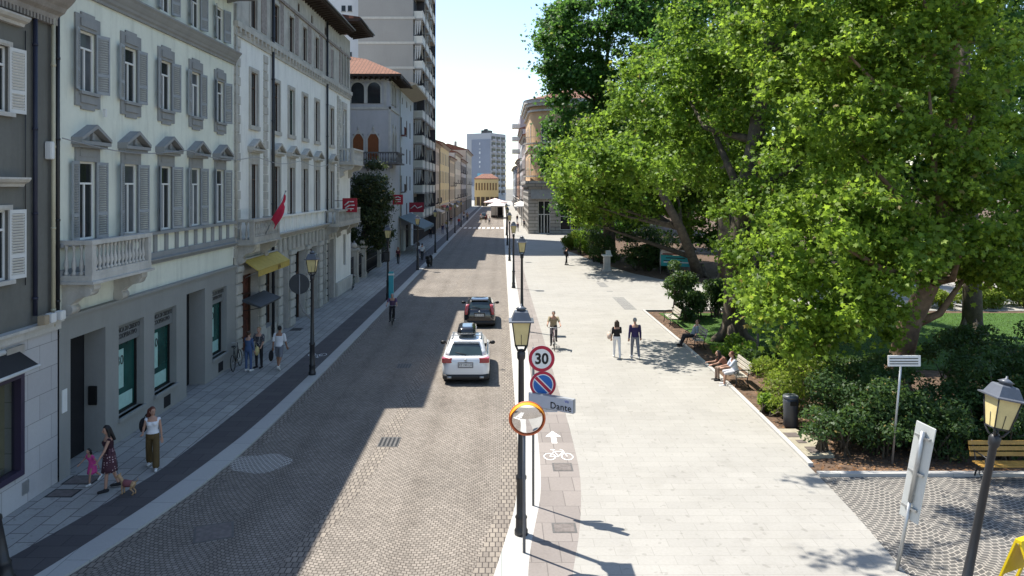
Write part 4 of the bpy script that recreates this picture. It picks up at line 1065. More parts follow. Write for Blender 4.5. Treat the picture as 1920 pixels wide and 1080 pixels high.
for k in range(10):
    for j in range(3):
        b = MB(); b.box(8.0, 8.1, .9 + j * 5.4, 5.2 + j * 5.4, 3.6 + k * 3.4, 5.6 + k * 3.4); f = lb(b, 'window', C['glass'])
        b = MB(); b.box(8.1, 8.9, 1.6 + j * 5.4, 5.0 + j * 5.4, 3.0 + k * 3.4, 4.1 + k * 3.4); b.build('balcony', m_ofs, f, True)
b = MB(); b.box(-2, 2, 6, 12, 38, 40.2); b.tube([(0, 8, 40), (0, 8, 41)], 1.2, 8); lb(b, 'roof_plant', C['dark'])
for y0, y1, sgn, z, c, lab in ((126, 133, 1, 3.3, (.55, .5, .42), 'beige shop awning on the beige town house'), (143, 151, 1, 3.4, (.3, .06, .05), 'red shop awning on the yellow town house'), (168, 175, 1, 3.2, (.6, .6, .58), 'white awning on the apricot house'), (190, 199, 1, 3.3, (.2, .25, .3), 'slate blue awning on the pale cream house'),
        (152, 160, -1, 3.6, (.75, .75, .73), 'white awning on the pinkish grey house'), (182, 190, -1, 3.4, (.62, .58, .5), 'sand coloured awning on the narrow pale grey house')):
    X = XF if sgn > 0 else RX
    A_ = thing('awning', lab, 'awning', (X, y0, z), 0, 'awnings of the far shops'); b = MB()
    b.prism_y([(X, z + .7), (X, z + .62), (X + sgn * 1.6, z), (X + sgn * 1.62, z + .07)], y0, y1); b.build('canopy', mat('far_awning_%d' % y0, c, .85, .1), A_)
    b = MB(); b.box(min(X + sgn * 1.6, X + sgn * 1.62), max(X + sgn * 1.6, X + sgn * 1.62), y0, y1, z - .22, z + .02); b.build('valance', mat('far_awning_%d' % y0, c), A_)
# rounded corner building on the right with the stone bank-like ground floor
T = thing('corner_building', 'peach corner building with a rounded bay, iron balconies and a grey stone ground floor', 'building', (4.4, 122, 0))
m_pe = mat('peach_render', (.56, .38, .22), .9, .06, .6, .05, stain=.2)
m_rs = brick_mat('banded_grey_stone', (.42, .4, .37), (.36, .34, .31), (.12, .115, .105), 2.2, .55, .05, .85, 'xz', None, .25, .6, stain=.35)
def rounded(x0, y0, x1, y1, r, n=10):
    return [(x0 + r - r * math.cos(a), y0 + r - r * math.sin(a)) for a in (math.pi / 2 * k / n for k in range(n + 1))] + [(x1, y0), (x1, y1), (x0, y1)]
b = MB(); b.prism(rounded(4.9, 124, 24, 149.9, 4), 8.6, 22); b.build('wall', m_pe, T)
b = MB(); b.prism(rounded(4.2, 123.3, 25, 149.9, 4.5), 21.2, 21.7); b.prism(rounded(4.5, 123.6, 24.5, 149.9, 4.2), 20.3, 20.6); b.prism(rounded(3.9, 123.0, 25, 149.9, 4.8), 21.7, 22.3)
b.prism(rounded(4.6, 123.7, 24.5, 149.9, 4.2), 14.2, 14.45); b.build('cornice', C['stone'], T)
b = MB(); q = rounded(3.8, 122.9, 25, 149.9, 4.8); b.add([(x, y, 22.3) for x, y in q] + [(12, 134, 25.2)], [(i, (i + 1) % len(q), len(q)) for i in range(len(q))]); b.build('roof', m_tile, T)
for z in (9.6, 15.1):
    for xx, yy, a in ((7.3, 124.4, -105), (10.4, 123.95, -90), (13.4, 123.95, -90), (5.5, 126.6, -135), (4.85, 131, -180), (4.85, 136, -180), (4.85, 141, -180)):
        o = put('window', win_frame(1.3, 3.0, w_white, .75), T, (xx, yy, z), R(a)); o.location.z += 0
        g = sub('pane', win_pane(1.3, 3.0, g_curt, -.12), o)
        o.location.x += .22 * math.cos(R(a)); o.location.y += .22 * math.sin(R(a))
    b = MB(); q = [p for p in rounded(3.8, 122.8, 24, 132, 5)][:-2] ; n = len(q)
    qi = [p for p in rounded(4.8, 123.9, 24, 132, 4)][:-2]
    b.add([(x, y, z - .25) for x, y in q] + [(x, y, z - .25) for x, y in qi] + [(x, y, z - .05) for x, y in q] + [(x, y, z - .05) for x, y in qi], [f for i in range(n - 1) for f in ((i, i + 1, n + i + 1, n + i), (2 * n + i, 2 * n + i + 1, 3 * n + i + 1, 3 * n + i), (i, i + 1, 2 * n + i + 1, 2 * n + i))])
    o = b.build('balcony', m_st2, T)
    b = MB(); b.tube([(x, y, z + .9) for x, y in q], .035, 5)
    for (xa, ya), (xb, yb) in zip(q, q[1:]):
        k = max(1, int(math.hypot(xb - xa, yb - ya) / .2))
        for i in range(k): t = i / k; b.tube([(xa + (xb - xa) * t, ya + (yb - ya) * t, z - .05), (xa + (xb - xa) * t, ya + (yb - ya) * t, z + .9)], .014, 4)
    b.build('railing', C['dark'], T)
b = MB(); facade(b, 0, 22, -.2, 7.6, [(1.6, 3.6, -.2, 5.4), (5.2, 8.6, .6, 5.6), (10.4, 14, .6, 5.6)], 0, .5); b.v = [(4.4 + v, 122 - u, z) for u, v, z in b.v]
b.add([(4.4, 122, -.2), (4.4, 122, 7.6), (4.4, 149.9, 7.6), (4.4, 149.9, -.2)], [(0, 1, 2, 3)])
b.box(4.1, 26.6, 121.7, 149.9, 7.6, 8.1); b.box(3.9, 26.8, 121.5, 149.9, 8.1, 8.65); b.build('ground_floor', m_rs, T)
b = MB(); b.prism_x([(121.55, 5.7), (122.0, 5.7), (122, 7.2), (121.95, 7.2)], 4.8, 13); b.build('awning', mat('grey_blind', (.36, .35, .33), .85), T)
for xa, xb, z0, z1 in ((6, 8, 0, 5.4), (9.6, 13, .6, 5.6), (14.8, 18.4, .6, 5.6)):
    b = MB(); b.box(xa, xb, 122.4, 122.44, z0, z1); f = b.build('shop_window' if z0 else 'door', C['glass'], T)
    b = MB()
    for x in (xa, xb - .1, (xa + xb) / 2 - .05): b.box(x, x + .1, 122.3, 122.4, z0, z1)
    for z in (z0, z0 + 2.2 if z0 else 3.1, z1 - .1): b.box(xa + .1, xb - .1, 122.305, 122.395, z, z + .1)
    if not z0: [b.box(xa + .5 + k * .5, xa + .58 + k * .5, 122.31, 122.39, 0, 3.1) for k in range(3)]
    b.build('frame', w_white, f)
# ================= trees and shrubs of the park
L = lobe
def tz(px, py, Y, r): return ((px - 940) * Y / 1400, Y, EYE - (py - 350) * Y / 1400, r)
tree('big plane tree with a thick furrowed trunk rising from the dark lawn behind the benches', (11.55, 37.2),
     [(11.55, 37.2, -.1, .62), (11.6, 37.2, 1.5, .55), (11.7, 37.2, 4, .5), (12.1, 37.3, 7, .45), (12.8, 37.6, 10, .42), (13.4, 38, 14, .3), (13.8, 38, 18, .15)],
     [L(1425, 430, 36, 2.2, 2.2, 2.5), L(1490, 330, 36, 2.8, 2.8, 2.5), L(1450, 535, 35.5, 1.7, 1.6, 1.0), L(1480, 160, 38, 4, 4, 4), L(1380, 60, 40, 4, 4, 4), L(1560, 20, 38, 4.5, 4, 4.5), L(1330, 200, 41, 2.8, 2.8, 2.6), L(1240, 290, 41, 2.4, 2.6, 1.7), L(1150, 300, 37, 1.9, 2.0, 1.1), L(1210, 320, 37, 1.8, 2.2, 1.2), L(1420, -120, 40, 5, 5, 4), L(1400, 510, 34.8, 1.7, 1.6, 1.5), L(1480, 480, 34, 2.0, 1.6, 1.8), L(1560, 480, 35, 2.2, 2, 1.8), L(1640, 420, 36, 2.5, 2, 2.2), L(1300, 330, 44, 3, 3, 2.2), L(1360, 290, 46, 3.5, 3, 2.5), L(1440, 380, 44, 3, 3, 2.2), L(1540, 330, 43, 3.2, 3, 2.5), L(1240, 180, 43, 3.2, 3, 2.8), L(1340, 150, 44, 3.5, 3, 3), L(1110, 300, 38, 1.5, 2.4, .9), L(1085, 320, 35.5, 1.0, 1.4, .7), L(1065, 290, 39, 1.0, 1.5, .7), L(1440, 575, 31, 1.3, 1.2, .6)],
     130000, .21, lf_plane, 11, r=(.55, 1.05), per=.42)
tree('leaning plane tree in front of the hedge with the lowest, brightest boughs', (14.6, 27.3),
     [(14.4, 27.3, -.1, .5), (14.55, 27.3, 1.2, .42), (14.9, 27.3, 2.6, .38), (15.6, 27.2, 4.2, .34), (16.0, 27.0, 6, .3), (16.2, 27, 9, .22), (16.4, 27, 12, .16), (16.4, 27, 17.5, .1)],
     [L(1560, 430, 25, 2.2, 2.2, 1.9), L(1690, 340, 25.5, 2.8, 2.6, 2.2), L(1640, 500, 24.5, 2.2, 2, 1.1), L(1560, 590, 24, 1.2, 1.2, .55), L(1800, 430, 26, 2.2, 2.2, 1.4), L(1880, 290, 26, 2.2, 2.2, 1.7), L(1590, 200, 27, 3.0, 3, 2.8), L(1720, 110, 29, 3.3, 3.3, 3.0), L(1510, 60, 29, 3.0, 3, 3), L(1620, -80, 29, 4, 4, 3), L(1900, 480, 27.5, 1.5, 1.5, .7), L(1500, 640, 24.5, .8, .9, .45), L(1480, 550, 25, 1.2, 1.2, 1.1), L(1620, 580, 24, 1.6, 1.4, .7), L(1700, 490, 24.5, 1.6, 1.5, .7), L(1800, 500, 26.5, 1.4, 1.3, .5), L(1870, 500, 26.5, 1.5, 1.3, .9), L(1850, 400, 26, 2, 2, 1.5), L(1600, 610, 25, 1.5, 1.3, .6), L(1540, 640, 24.8, 1.0, 1.0, .5), L(1420, 560, 27, 1.0, 1.0, .7), L(1900, 510, 27, 1.3, 1.2, .5), L(1790, 110, 26, 2.2, 2, 2.2), L(1770, -30, 26, 2.2, 2, 2.0)],
     115000, .185, lf_bright, 12, r=(.42, .85), per=.6, extra=[((1.9, 24.6, 15.3), (1.0, .6, .5)), ((3.2, 24.9, 15.2), (.6, .5, .35)), ((1.5, 20.2, 14.6), (1.1, .7, .6)), ((2.6, 20.6, 14.7), (.8, .6, .4)), ((4.6, 22.5, 15.0), (.7, .6, .4)), ((7.5, 24.3, 14.8), (1.6, 1.3, .9)), ((5.2, 21.9, 14.6), (1.4, 1.0, .8)), ((6.5, 22.9, 14.6), (1.4, 1, .8)), ((6.7, 20.9, 14.6), (1.3, .9, .7)), ((8.3, 21.8, 14.6), (1.6, 1.1, .8))], bark=mat('brown_plane_bark', (.21, .14, .09), .9, .4, 3.5, .8))  # extra boughs added above the view to cast leaf shade on the paving
tree('slender leaning tree behind the teal banner with a sunlit crown reaching over the path', (16.9, 63.8),
     [(16.9, 63.8, -.1, .5), (16.2, 63.4, 1.7, .42), (15.0, 62.5, 4.2, .38), (13.6, 62.4, 6.8, .33), (12.4, 63.4, 9.5, .25), (11.6, 65, 12, .15)],
     [L(1180, 270, 67, 5.2, 4, 3.7), L(1110, 340, 67, 3.4, 3, 2.5), L(1190, 365, 67, 5.2, 4, 2.3), L(1270, 300, 68, 4.5, 4, 4.1), L(1250, 170, 68, 4.5, 4, 4.4), L(1060, 320, 69, 2.1, 2, 1.9), L(1110, 400, 71, 3.1, 2.4, 1.5), L(1330, 400, 66, 3.3, 3, 2.4)],
     62000, .28, lf_plane, 13, r=(.8, 1.4), per=.28)
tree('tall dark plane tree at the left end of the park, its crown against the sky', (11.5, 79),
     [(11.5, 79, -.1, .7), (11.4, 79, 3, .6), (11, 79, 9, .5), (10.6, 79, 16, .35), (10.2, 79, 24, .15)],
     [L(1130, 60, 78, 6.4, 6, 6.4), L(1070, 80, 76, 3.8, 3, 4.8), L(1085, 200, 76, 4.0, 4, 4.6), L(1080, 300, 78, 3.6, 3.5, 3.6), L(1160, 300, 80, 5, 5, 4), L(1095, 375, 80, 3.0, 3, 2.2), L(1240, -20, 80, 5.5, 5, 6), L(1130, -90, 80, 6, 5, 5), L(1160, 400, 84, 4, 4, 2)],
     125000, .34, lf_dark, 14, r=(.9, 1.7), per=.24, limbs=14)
tree('straight tall tree whose bare upper trunk shows in the middle of the park', (18.2, 60.5),
     [(18.2, 60.5, -.1, .62), (18.1, 60.5, 4, .55), (18, 60.5, 9, .48), (18, 60.5, 15, .36), (18, 60.5, 22, .18)],
     [L(1330, 100, 61, 5, 5, 6), L(1430, 40, 62, 5, 5, 6), L(1390, 260, 64, 4, 3, 3), L(1300, -60, 62, 6, 5, 5), L(1470, 300, 64, 4, 4, 5), L(1390, 440, 66, 4, 3, 2)],
     60000, .3, lf_dark, 15, r=(.9, 1.6), per=.25)
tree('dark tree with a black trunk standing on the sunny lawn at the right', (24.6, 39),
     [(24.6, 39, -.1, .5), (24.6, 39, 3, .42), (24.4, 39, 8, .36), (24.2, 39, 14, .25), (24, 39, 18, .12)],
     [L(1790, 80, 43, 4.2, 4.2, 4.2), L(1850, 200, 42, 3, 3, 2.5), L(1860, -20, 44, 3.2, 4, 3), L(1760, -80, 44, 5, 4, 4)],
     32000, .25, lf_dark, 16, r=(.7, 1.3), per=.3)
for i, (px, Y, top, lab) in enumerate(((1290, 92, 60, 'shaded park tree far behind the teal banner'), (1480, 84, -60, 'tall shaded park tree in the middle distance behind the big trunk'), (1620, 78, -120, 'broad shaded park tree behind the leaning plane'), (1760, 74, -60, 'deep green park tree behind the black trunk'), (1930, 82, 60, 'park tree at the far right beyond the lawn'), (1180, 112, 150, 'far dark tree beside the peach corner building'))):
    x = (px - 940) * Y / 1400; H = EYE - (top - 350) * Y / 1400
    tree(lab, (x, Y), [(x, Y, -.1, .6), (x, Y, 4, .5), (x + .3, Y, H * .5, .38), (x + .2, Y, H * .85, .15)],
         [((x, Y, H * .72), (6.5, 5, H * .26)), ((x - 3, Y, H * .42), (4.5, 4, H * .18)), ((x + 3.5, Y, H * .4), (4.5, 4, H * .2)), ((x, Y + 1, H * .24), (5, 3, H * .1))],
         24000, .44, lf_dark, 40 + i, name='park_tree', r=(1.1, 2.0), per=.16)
T = tree('dark glossy magnolia crowding the garden gate in front of the gothic house', (-11.9, 66.5),
     [(-12.3, 66.5, -.1, .3), (-12.2, 66.5, 2.5, .24), (-11.9, 66.5, 5, .18), (-11.5, 66.5, 8, .08)],
     [((-11.5, 66, 6.0), (1.6, 2.2, 2.4)), ((-11.4, 67, 8.3), (1.4, 1.8, 1.6)), ((-10.9, 65.5, 4.2), (1.3, 1.6, 1.2)), ((-12.5, 67, 5), (1.6, 2, 3)), ((-11.2, 65, 7), (1.5, 1.8, 2)), ((-11, 66, 3.4), (1.3, 1.8, 1.2)), ((-11.6, 64, 4.2), (1.5, 1.6, 1.8))], 34000, .25, lf_mag, 21, name='magnolia_tree', r=(.45, .8), per=.5, tpl=LEAF_S, limbs=6)
T['group'] = 'trees along the street'
# hedge masses and shrubs
for i, (x, y, rx, ry, h, lab, lf) in enumerate((
        (10.6, 22.9, 1.3, 1.2, 2.3, 'laurel bush at the corner of the bed by the dark litter bin', lf_hedge),
        (11.5, 22.2, 1.3, 1.2, 2.3, 'tall laurel bush around the white sign on its thin post', lf_hedge),
        (13.0, 22.4, 1.4, 1.3, 1.7, 'laurel bush at the foot of the leaning plane', lf_hedge),
        (14.9, 22.6, 1.6, 1.4, 3.1, 'dense laurel bush directly behind the yellow slatted bench', lf_hedge),
        (16.6, 22.8, 1.7, 1.4, 3.3, 'laurel bush at the right end of the hedge, beyond the yellow slatted bench', lf_hedge),
        (11.9, 25.0, 1.4, 1.3, 1.9, 'laurel bush in the second row, left of the leaning trunk', lf_hedge),
        (16.6, 25.6, 1.7, 1.3, 3.4, 'tallest laurel bush in the second row, right of the leaning trunk', lf_hedge),
        (18.9, 25.0, 1.6, 1.3, 3.2, 'laurel bush at the far right edge below the lawn', lf_hedge),
        (11.2, 31.0, 1.1, 1.3, .9, 'low dark ground shrub behind the shared bench', lf_hedge),
        (12.0, 28.6, 1.3, 1.3, 1.7, 'dark rounded shrub between the yellow green shrubs and the leaning plane', lf_hedge),
        (10.7, 33.6, .9, 1.0, .6, 'small fern like clump between the two occupied benches', lf_plane),
        (9.9, 21.5, .8, .7, 1.2, 'low laurel shoots at the front corner of the bed', lf_hedge),
        (12.5, 21.2, 1.0, .7, 1.5, 'low laurel shoots in front of the leaning plane', lf_hedge),
        (14.3, 21.2, 1.1, .7, 1.7, 'laurel shoots just left of the yellow slatted bench', lf_hedge),
        (9.6, 25.7, .75, 1.3, 1.25, 'yellow green shrub beside the bench where two people sit', lf_lime),
        (10.6, 28.0, .9, 1.2, 1.3, 'larger yellow green shrub just behind the bench where two people sit', lf_lime),
        (9.2, 25.2, .45, .6, .5, 'low grassy clump on the bed edge by the dark litter bin', lf_plane),
        (10.9, 43.4, 1.1, 1.2, 2.9, 'dark upright shrub at the corner of the side path', lf_hedge),
        (12.6, 44.0, 1.2, 1.2, 2.4, 'lower dark shrub beside the upright one at the side path', lf_hedge),
        (10.6, 76.5, 1.6, 3.0, 2.6, 'laurel bush behind the pale stone litter bin', lf_hedge),
        (12.6, 69.3, 1.6, 1.6, 2.2, 'laurel bush between the stone litter bin and the teal banner', lf_hedge),
        (14.6, 68.3, 1.7, 1.5, 2.2, 'laurel bush directly behind the teal banner', lf_hedge),
        (9.6, 87, 1.2, 2.2, 2.6, 'sunlit rounded shrub at the left tip of the park bed', lf_plane),
        (8.7, 92, .9, 1.8, 1.9, 'pale yellow shrub at the very end of the park bed', lf_lime),
        (11.0, 92, 1.6, 2.4, 4.6, 'conical evergreen rising behind the sunlit end shrub', lf_hedge),
        (15.6, 78, 3.0, 2.0, 3.6, 'deep shaded thicket far behind the stone litter bin', lf_hedge),
        (17.5, 48.5, 2.6, 1.4, 2.6, 'dark thicket between the big trunk and the side path', lf_hedge),
        (23, 48, 3.0, 1.3, 2.2, 'thicket on the far side of the dark lawn', lf_hedge),
        (29.5, 47.6, 3.4, 1.2, 1.5, 'low reddish thicket beyond the sunny lawn', lf_lime),
        (35.5, 47.8, 3.0, 1.2, 1.5, 'thin thicket beyond the sunny lawn at the right edge', lf_lime))):
    sr = random.Random(i); lobs = [((x, y, h * .45), (rx * .85, ry * .85, h * .46))]
    for q in range(3): a = sr.uniform(0, 6.28); k = sr.uniform(.35, .6); lobs.append(((x + rx * .75 * math.cos(a), y + ry * .75 * math.sin(a), h * sr.uniform(.3, .85)), (rx * k, ry * k, h * k * .5)))
    shrub(lab, lobs, int(3600 * rx * h / 2 + 500) if y < 50 else 2600, .13 if y < 30 else .2 if y < 50 else .3, lf, 60 + i, r=(.3, .55) if y < 50 else (.5, .9), per=.9 if y < 50 else .5, tpl=LEAF_S)
# fallen leaves and grass
rng = np.random.default_rng(5)
n = 3500; P = np.stack([rng.uniform(8.7, 14, n), 20.05 + rng.random(n) ** 2 * 26, np.full(n, -.025)], 1)
tag(link('leaf_litter', leaf_mesh('leaf_litter', P, np.array([0, 0, 1.]) + rng.normal(size=(n, 3)) * .2, .11, leaf_mat('dry_leaf', (.14, .06, .025), (.3, .17, .08), .1, (.4, .25, .1)), rng)), 'dry fallen leaves scattered over the bed', None, kind='stuff')
n = 46000; P = np.stack([rng.uniform(10, 34, n), rng.uniform(27, 45.3, n), rng.uniform(0, .04, n)], 1); k = P[:, 1] > 33 - (P[:, 0] - 10.4) * .19; P = P[k]
N = rng.normal(size=(len(P), 3)); N[:, 2] *= .15
BL = np.array([(-.12, 0), (.12, 0), (0, 1.)]); me = leaf_mesh('grass', P, N, .1, leaf_mat('grass_blade', (.04, .095, .01), (.09, .17, .018), .3), rng, BL, -2)
tag(link('grass', me), 'short grass of the park lawn', None, kind='stuff')

# ================= street furniture
def lamp_parts():
    """old-fashioned post lamp, base at the origin, 5.05 m tall"""
    P = {}
    b = MB(); b.lathe((0, 0, 0), [(.15, 0), (.15, .1), (.125, .14), (.12, .34), (.14, .38), (.105, .44), (.1, 1.2), (.12, 1.23), (.12, 1.29), (.085, 1.33), (.07, 2.2), (.062, 3.85), (.09, 3.9), (.095, 4.02), (.05, 4.1)], 14); P['pole'] = b.mesh('pole', C['dark'])
    b = MB()
    for k in range(4):
        a = math.pi / 4 + k * math.pi / 2; c, s = math.cos(a), math.sin(a)
        b.tube([(0, 0, 4.04), (.11 * c, .11 * s, 4.08), (.18 * c, .18 * s, 4.2)], .018, 6)
    P['bracket'] = b.mesh('bracket', C['dark'])
    def fr(z, r): return [(sx * r, sy * r, z) for sx, sy in ((-1, -1), (1, -1), (1, 1), (-1, 1))]
    b = MB(); b.rings([fr(4.2, .125), fr(4.72, .195)], True, False); P['lantern_glass'] = b.mesh('lantern_glass', C['amber'])
    b = MB()
    for (x0, y0, z0), (x1, y1, z1) in zip(fr(4.19, .13), fr(4.73, .2)): b.tube([(x0, y0, z0), (x1, y1, z1)], .014, 4)
    q = fr(4.2, .13)
    for i in range(4): b.tube([q[i], q[(i + 1) % 4]], .016, 4)
    for i, (dx, dy) in enumerate(((0, -1), (1, 0), (0, 1), (-1, 0))): b.tube([(dx * .132, dy * .132, 4.22), (dx * .165, dy * .165, 4.45)], .006, 4)
    P['lantern_frame'] = b.mesh('lantern_frame', C['dark'])
    b = MB(); b.rings([fr(4.72, .27), fr(4.745, .275), fr(4.76, .215), fr(4.93, .15), fr(4.95, .13)], True, False); P['lantern_roof'] = b.mesh('lantern_roof', C['lampgrey'])
    b = MB(); b.lathe((0, 0, 4.95), [(.1, 0), (.1, .04), (.13, .05), (.06, .09), (.02, .11), (.015, .15)], 10); P['finial'] = b.mesh('finial', C['lampgrey'])
    return P
LP = lamp_parts()
def lamp(label, x, y, group, tilt=None, z=0):
    T = thing('street_lamp', label, 'street lamp', (x, y, z), 0, group)
    for k in ('pole', 'bracket', 'lantern_glass', 'lantern_frame', 'lantern_roof'):
        o = link(k, LP[k], T)
        if k == 'lantern_roof': sub('finial', LP['finial'], o)
    if tilt: T.rotation_euler = tilt
    return T
GL, GR = 'street lamps along the left kerb', 'street lamps along the right kerb'
for x, y, lab in ((-7.75, 30.6, 'street lamp on the left kerb that carries the round traffic sign'), (-7.75, 51, 'street lamp on the left kerb next to the turquoise totem'), (-7.75, 69.1, 'street lamp on the left kerb beside the grey green awning'),
                  (-7.7, 87, 'street lamp on the left kerb just past the parked scooter'), (-7.7, 106.7, 'street lamp on the left kerb in front of the high-rise'), (-7.7, 124, 'street lamp on the left kerb by the beige town house'), (-7.7, 143, 'farthest street lamp visible on the left kerb')):
    lamp(lab, x, y, GL)
for x, y, lab in ((.44, 16.55, 'nearest street lamp, black post and amber lantern beside the 30 sign'), (1.1, 39.9, 'second street lamp of the right kerb, directly behind the nearest lantern'), (.93, 56.7, 'third street lamp of the right kerb'),
                  (.85, 77.5, 'fourth street lamp of the right kerb'), (.8, 98, 'fifth street lamp of the right kerb'), (.8, 118, 'sixth and smallest street lamp of the right kerb')):
    lamp(lab, x, y, GR)
RL = lamp('leaning street lamp with a yellow lantern at the lower right corner by the hedge', 7.2, 12.0, 'leaning lamps of the square', (0, R(11.3), 0)); RL.scale = (.93, .93, .93)
lamp('black lamp post cut off by the lower left corner of the view', -9.62, 14.55, 'leaning lamps of the square', (0, R(-11), 0))

def post(b, x, y, h, r=.03, z=-.02): b.tube([(x, y, z), (x, y, h)], r, 10)
m_sgrey = mat('sign_back_grey', (.33, .34, .35), .5, .08, 4, metal=.3)
m_sblue = mat('street_sign_enamel', (.50, .53, .6), .4, .05)
def round_sign(T, c, r, front, extras=None, name='sign_plate'):
    b = MB(); b.disc(c, r, 36, 'y', -.03); p = b.build(name, m_sgrey, T)
    b = MB(); b.disc((c[0], c[1] - .002, c[2]), r - .004, 36, 'y', .004); b.build('sign_face', front, T)
    return p
T = thing('sign_post', 'grey post with the speed limit, no parking and street name signs', 'sign post', (.77, 18.03, 0))
b = MB(); post(b, .77, 18.03, 3.82); b.build('post', mat('grey_post', (.13, .135, .14), .45, .1, metal=.3), T)
cx, cy = .97, 17.97
for z in (3.45, 3.65, 2.82, 3.05): b = MB(); b.box(.75, cx + .06, cy + .02, cy + .05, z, z + .04); b.build('clamp', C['steel'], T)
round_sign(T, (cx, cy, 3.56), .315, C['red'])
b = MB(); b.disc((cx, cy - .008, 3.56), .235, 36, 'y', .003); b.build('sign_field', C['white'], T)
lettering('lettering', '30', .36, C['black'], T, (cx - .77, cy - 18.03 - .014, 3.55), (R(90), 0, 0), .002, 'CENTER', .012, 1.0, .92)
round_sign(T, (cx + .03, cy, 2.94), .315, C['red'])
b = MB(); b.disc((cx + .03, cy - .008, 2.94), .25, 36, 'y', .003); b.build('sign_border', C['white'], T)
b = MB(); b.disc((cx + .03, cy - .012, 2.94), .228, 36, 'y', .003); b.build('sign_field', C['blue'], T)
b = MB()
for w, d, l in ((.062, .016, .25), (.036, .02, .245)):
    u = Vector((.707, 0, -.707)); v = Vector((.707, 0, .707)) * w / 1; c = Vector((cx + .03, cy - d, 2.94))
    b.m = 0 if w > .05 else 1
    b.add([(c + u * l * s + v * t)[:] for s, t in ((-1, -1), (1, -1), (1, 1), (-1, 1))], [(0, 1, 2, 3)])
b.build('sign_bar', [C['white'], C['red']], T, fix=False)
b = MB(); b.box(cx - .23, cx + .38, cy - .02, cy, 2.28, 2.46); b.build('plate', m_sblue, T)
b = MB(); b.box(cx - .17, cx + .02, cy - .026, cy - .02, 2.36, 2.41); b.box(cx + .1, cx + .33, cy - .026, cy - .02, 2.35, 2.4); b.box(cx + .14, cx + .29, cy - .026, cy - .02, 2.405, 2.43); b.build('plate_symbol', C['black'], T)
T = thing('street_name_sign', 'pale blue box sign reading via Dante, set at an angle on the sign post', 'sign', (.7, 18.05, 2.58), R(-33))
b = MB(); b.bbox(-.02, 1.2, -.06, .06, -.165, .165, .01); b.build('box', m_sgrey, T, True)
b = MB(); b.box(.0, 1.19, -.066, -.06, -.15, .15); b.build('face', m_sblue, T, True)
lettering('lettering', 'Dante', .22, C['black'], T, (.87, -.07, -.055), (R(90), 0, 0), .002, 'CENTER', .002, 1.05)
lettering('lettering', 'via', .1, mat('blue_lettering', (.08, .1, .4)), T, (1.03, -.07, .1), (R(90), 0, 0), .002)
T = thing('traffic_mirror', 'round convex traffic mirror with an orange hood on its own thin post', 'mirror', (.48, 15.71, 0))
b = MB(); post(b, .48, 15.71, 3.0, .032); b.build('post', C['lampgrey'], T)
b = MB(); c = (.54, 15.63, 2.86); r = .36; n = 36; rs = []
def nod(b, t=R(9)):
    b.v = [(x, c[1] + (y - c[1]) * math.cos(t) - (z - c[2]) * math.sin(t), c[2] + (y - c[1]) * math.sin(t) + (z - c[2]) * math.cos(t)) for x, y, z in b.v]
for k in range(7):
    t = k / 6; rs.append([(c[0] + r * (1 - t * .97) * math.cos(a), c[1] - .03 - .075 * (1 - (1 - t) ** 2), c[2] + r * (1 - t * .97) * math.sin(a)) for a in (2 * math.pi * i / n for i in range(n))])
b.rings(rs, True, True); nod(b); mm = mat('mirror_silver', (.86, .87, .88), .03, 0, metal=1); b.build('mirror', mm, T)
b = MB(); b.tube([(c[0] + r * 1.02 * math.cos(2 * math.pi * i / 36), c[1] - .03, c[2] + r * 1.02 * math.sin(2 * math.pi * i / 36)) for i in range(37)], .02, 8); nod(b); b.build('rim', mat('orange_red_rim', (.6, .14, .05), .45, .1), T)
b = MB(); q = [math.pi * (.1 + .8 * i / 20) for i in range(21)]
b.add([(c[0] + r * 1.03 * math.cos(a), c[1] - .02, c[2] + r * 1.03 * math.sin(a)) for a in q] + [(c[0] + r * 1.05 * math.cos(a), c[1] - .2, c[2] + r * 1.05 * math.sin(a)) for a in q], [(i, i + 1, 22 + i, 21 + i) for i in range(20)])
nod(b); b.build('hood', mat('orange_hood', (.75, .3, .02), .5, .08), T)
T = thing('traffic_sign', 'back of a round traffic sign on a bent bracket off the left lamp post', 'sign', (-8.25, 30.6, 3.7))
b = MB(); b.rings([[(-8.27 + .42 * math.cos(a), 30.55 + d, 3.72 + .42 * math.sin(a)) for a in (2 * math.pi * k / 30 for k in range(30))] for d in (0, .03)], True, False); b.build('plate', mat('dark_sign_back', (.05, .055, .06), .5, .1), T)
b = MB(); b.tube([(-8.25, 30.52, 4.1), (-8.25, 30.52, 2.95), (-8.1, 30.54, 2.6), (-7.78, 30.58, 2.25)], .03, 8); b.build('bracket', mat('dull_bracket', (.2, .2, .2), .5), T)
T = thing('control_box', 'small black control box strapped to the lamp post by the turquoise totem', 'box', (-7.75, 50.9, 2.6))
b = MB(); b.bbox(-7.98, -7.6, 50.65, 50.94, 2.6, 3.3, .02); b.build('case', C['black'], T); b = MB(); b.box(-7.93, -7.65, 50.63, 50.65, 2.7, 3.2); b.build('door', C['dark'], T)
T = thing('info_totem', 'slim turquoise information totem on the left kerb', 'totem', (-7.5, 50.6, 0))
b = MB(); b.bbox(-7.62, -7.3, 50.5, 50.68, 0, 1.95, .02); b.build('body', mat('turquoise_panel', (.06, .36, .42), .4, .08), T)
b = MB(); b.box(-7.64, -7.28, 50.48, 50.7, 1.7, 1.82); b.build('collar', w_white, T); b = MB(); b.box(-7.7, -7.22, 50.44, 50.74, -.02, .03); b.build('foot', C['steel'], T)
T = thing('park_sign', 'small white sign with two dark lines on a thin post in the laurel hedge', 'sign', (11.0, 21.0, 0))
b = MB(); b.tube([(10.86, 20.75, 0), (11.12, 20.75, 2.95)], .03, 8); b.build('post', C['steel'], T)
b = MB(); b.box(10.72, 11.62, 20.69, 20.72, 2.72, 3.02); b.build('panel', w_white, T)
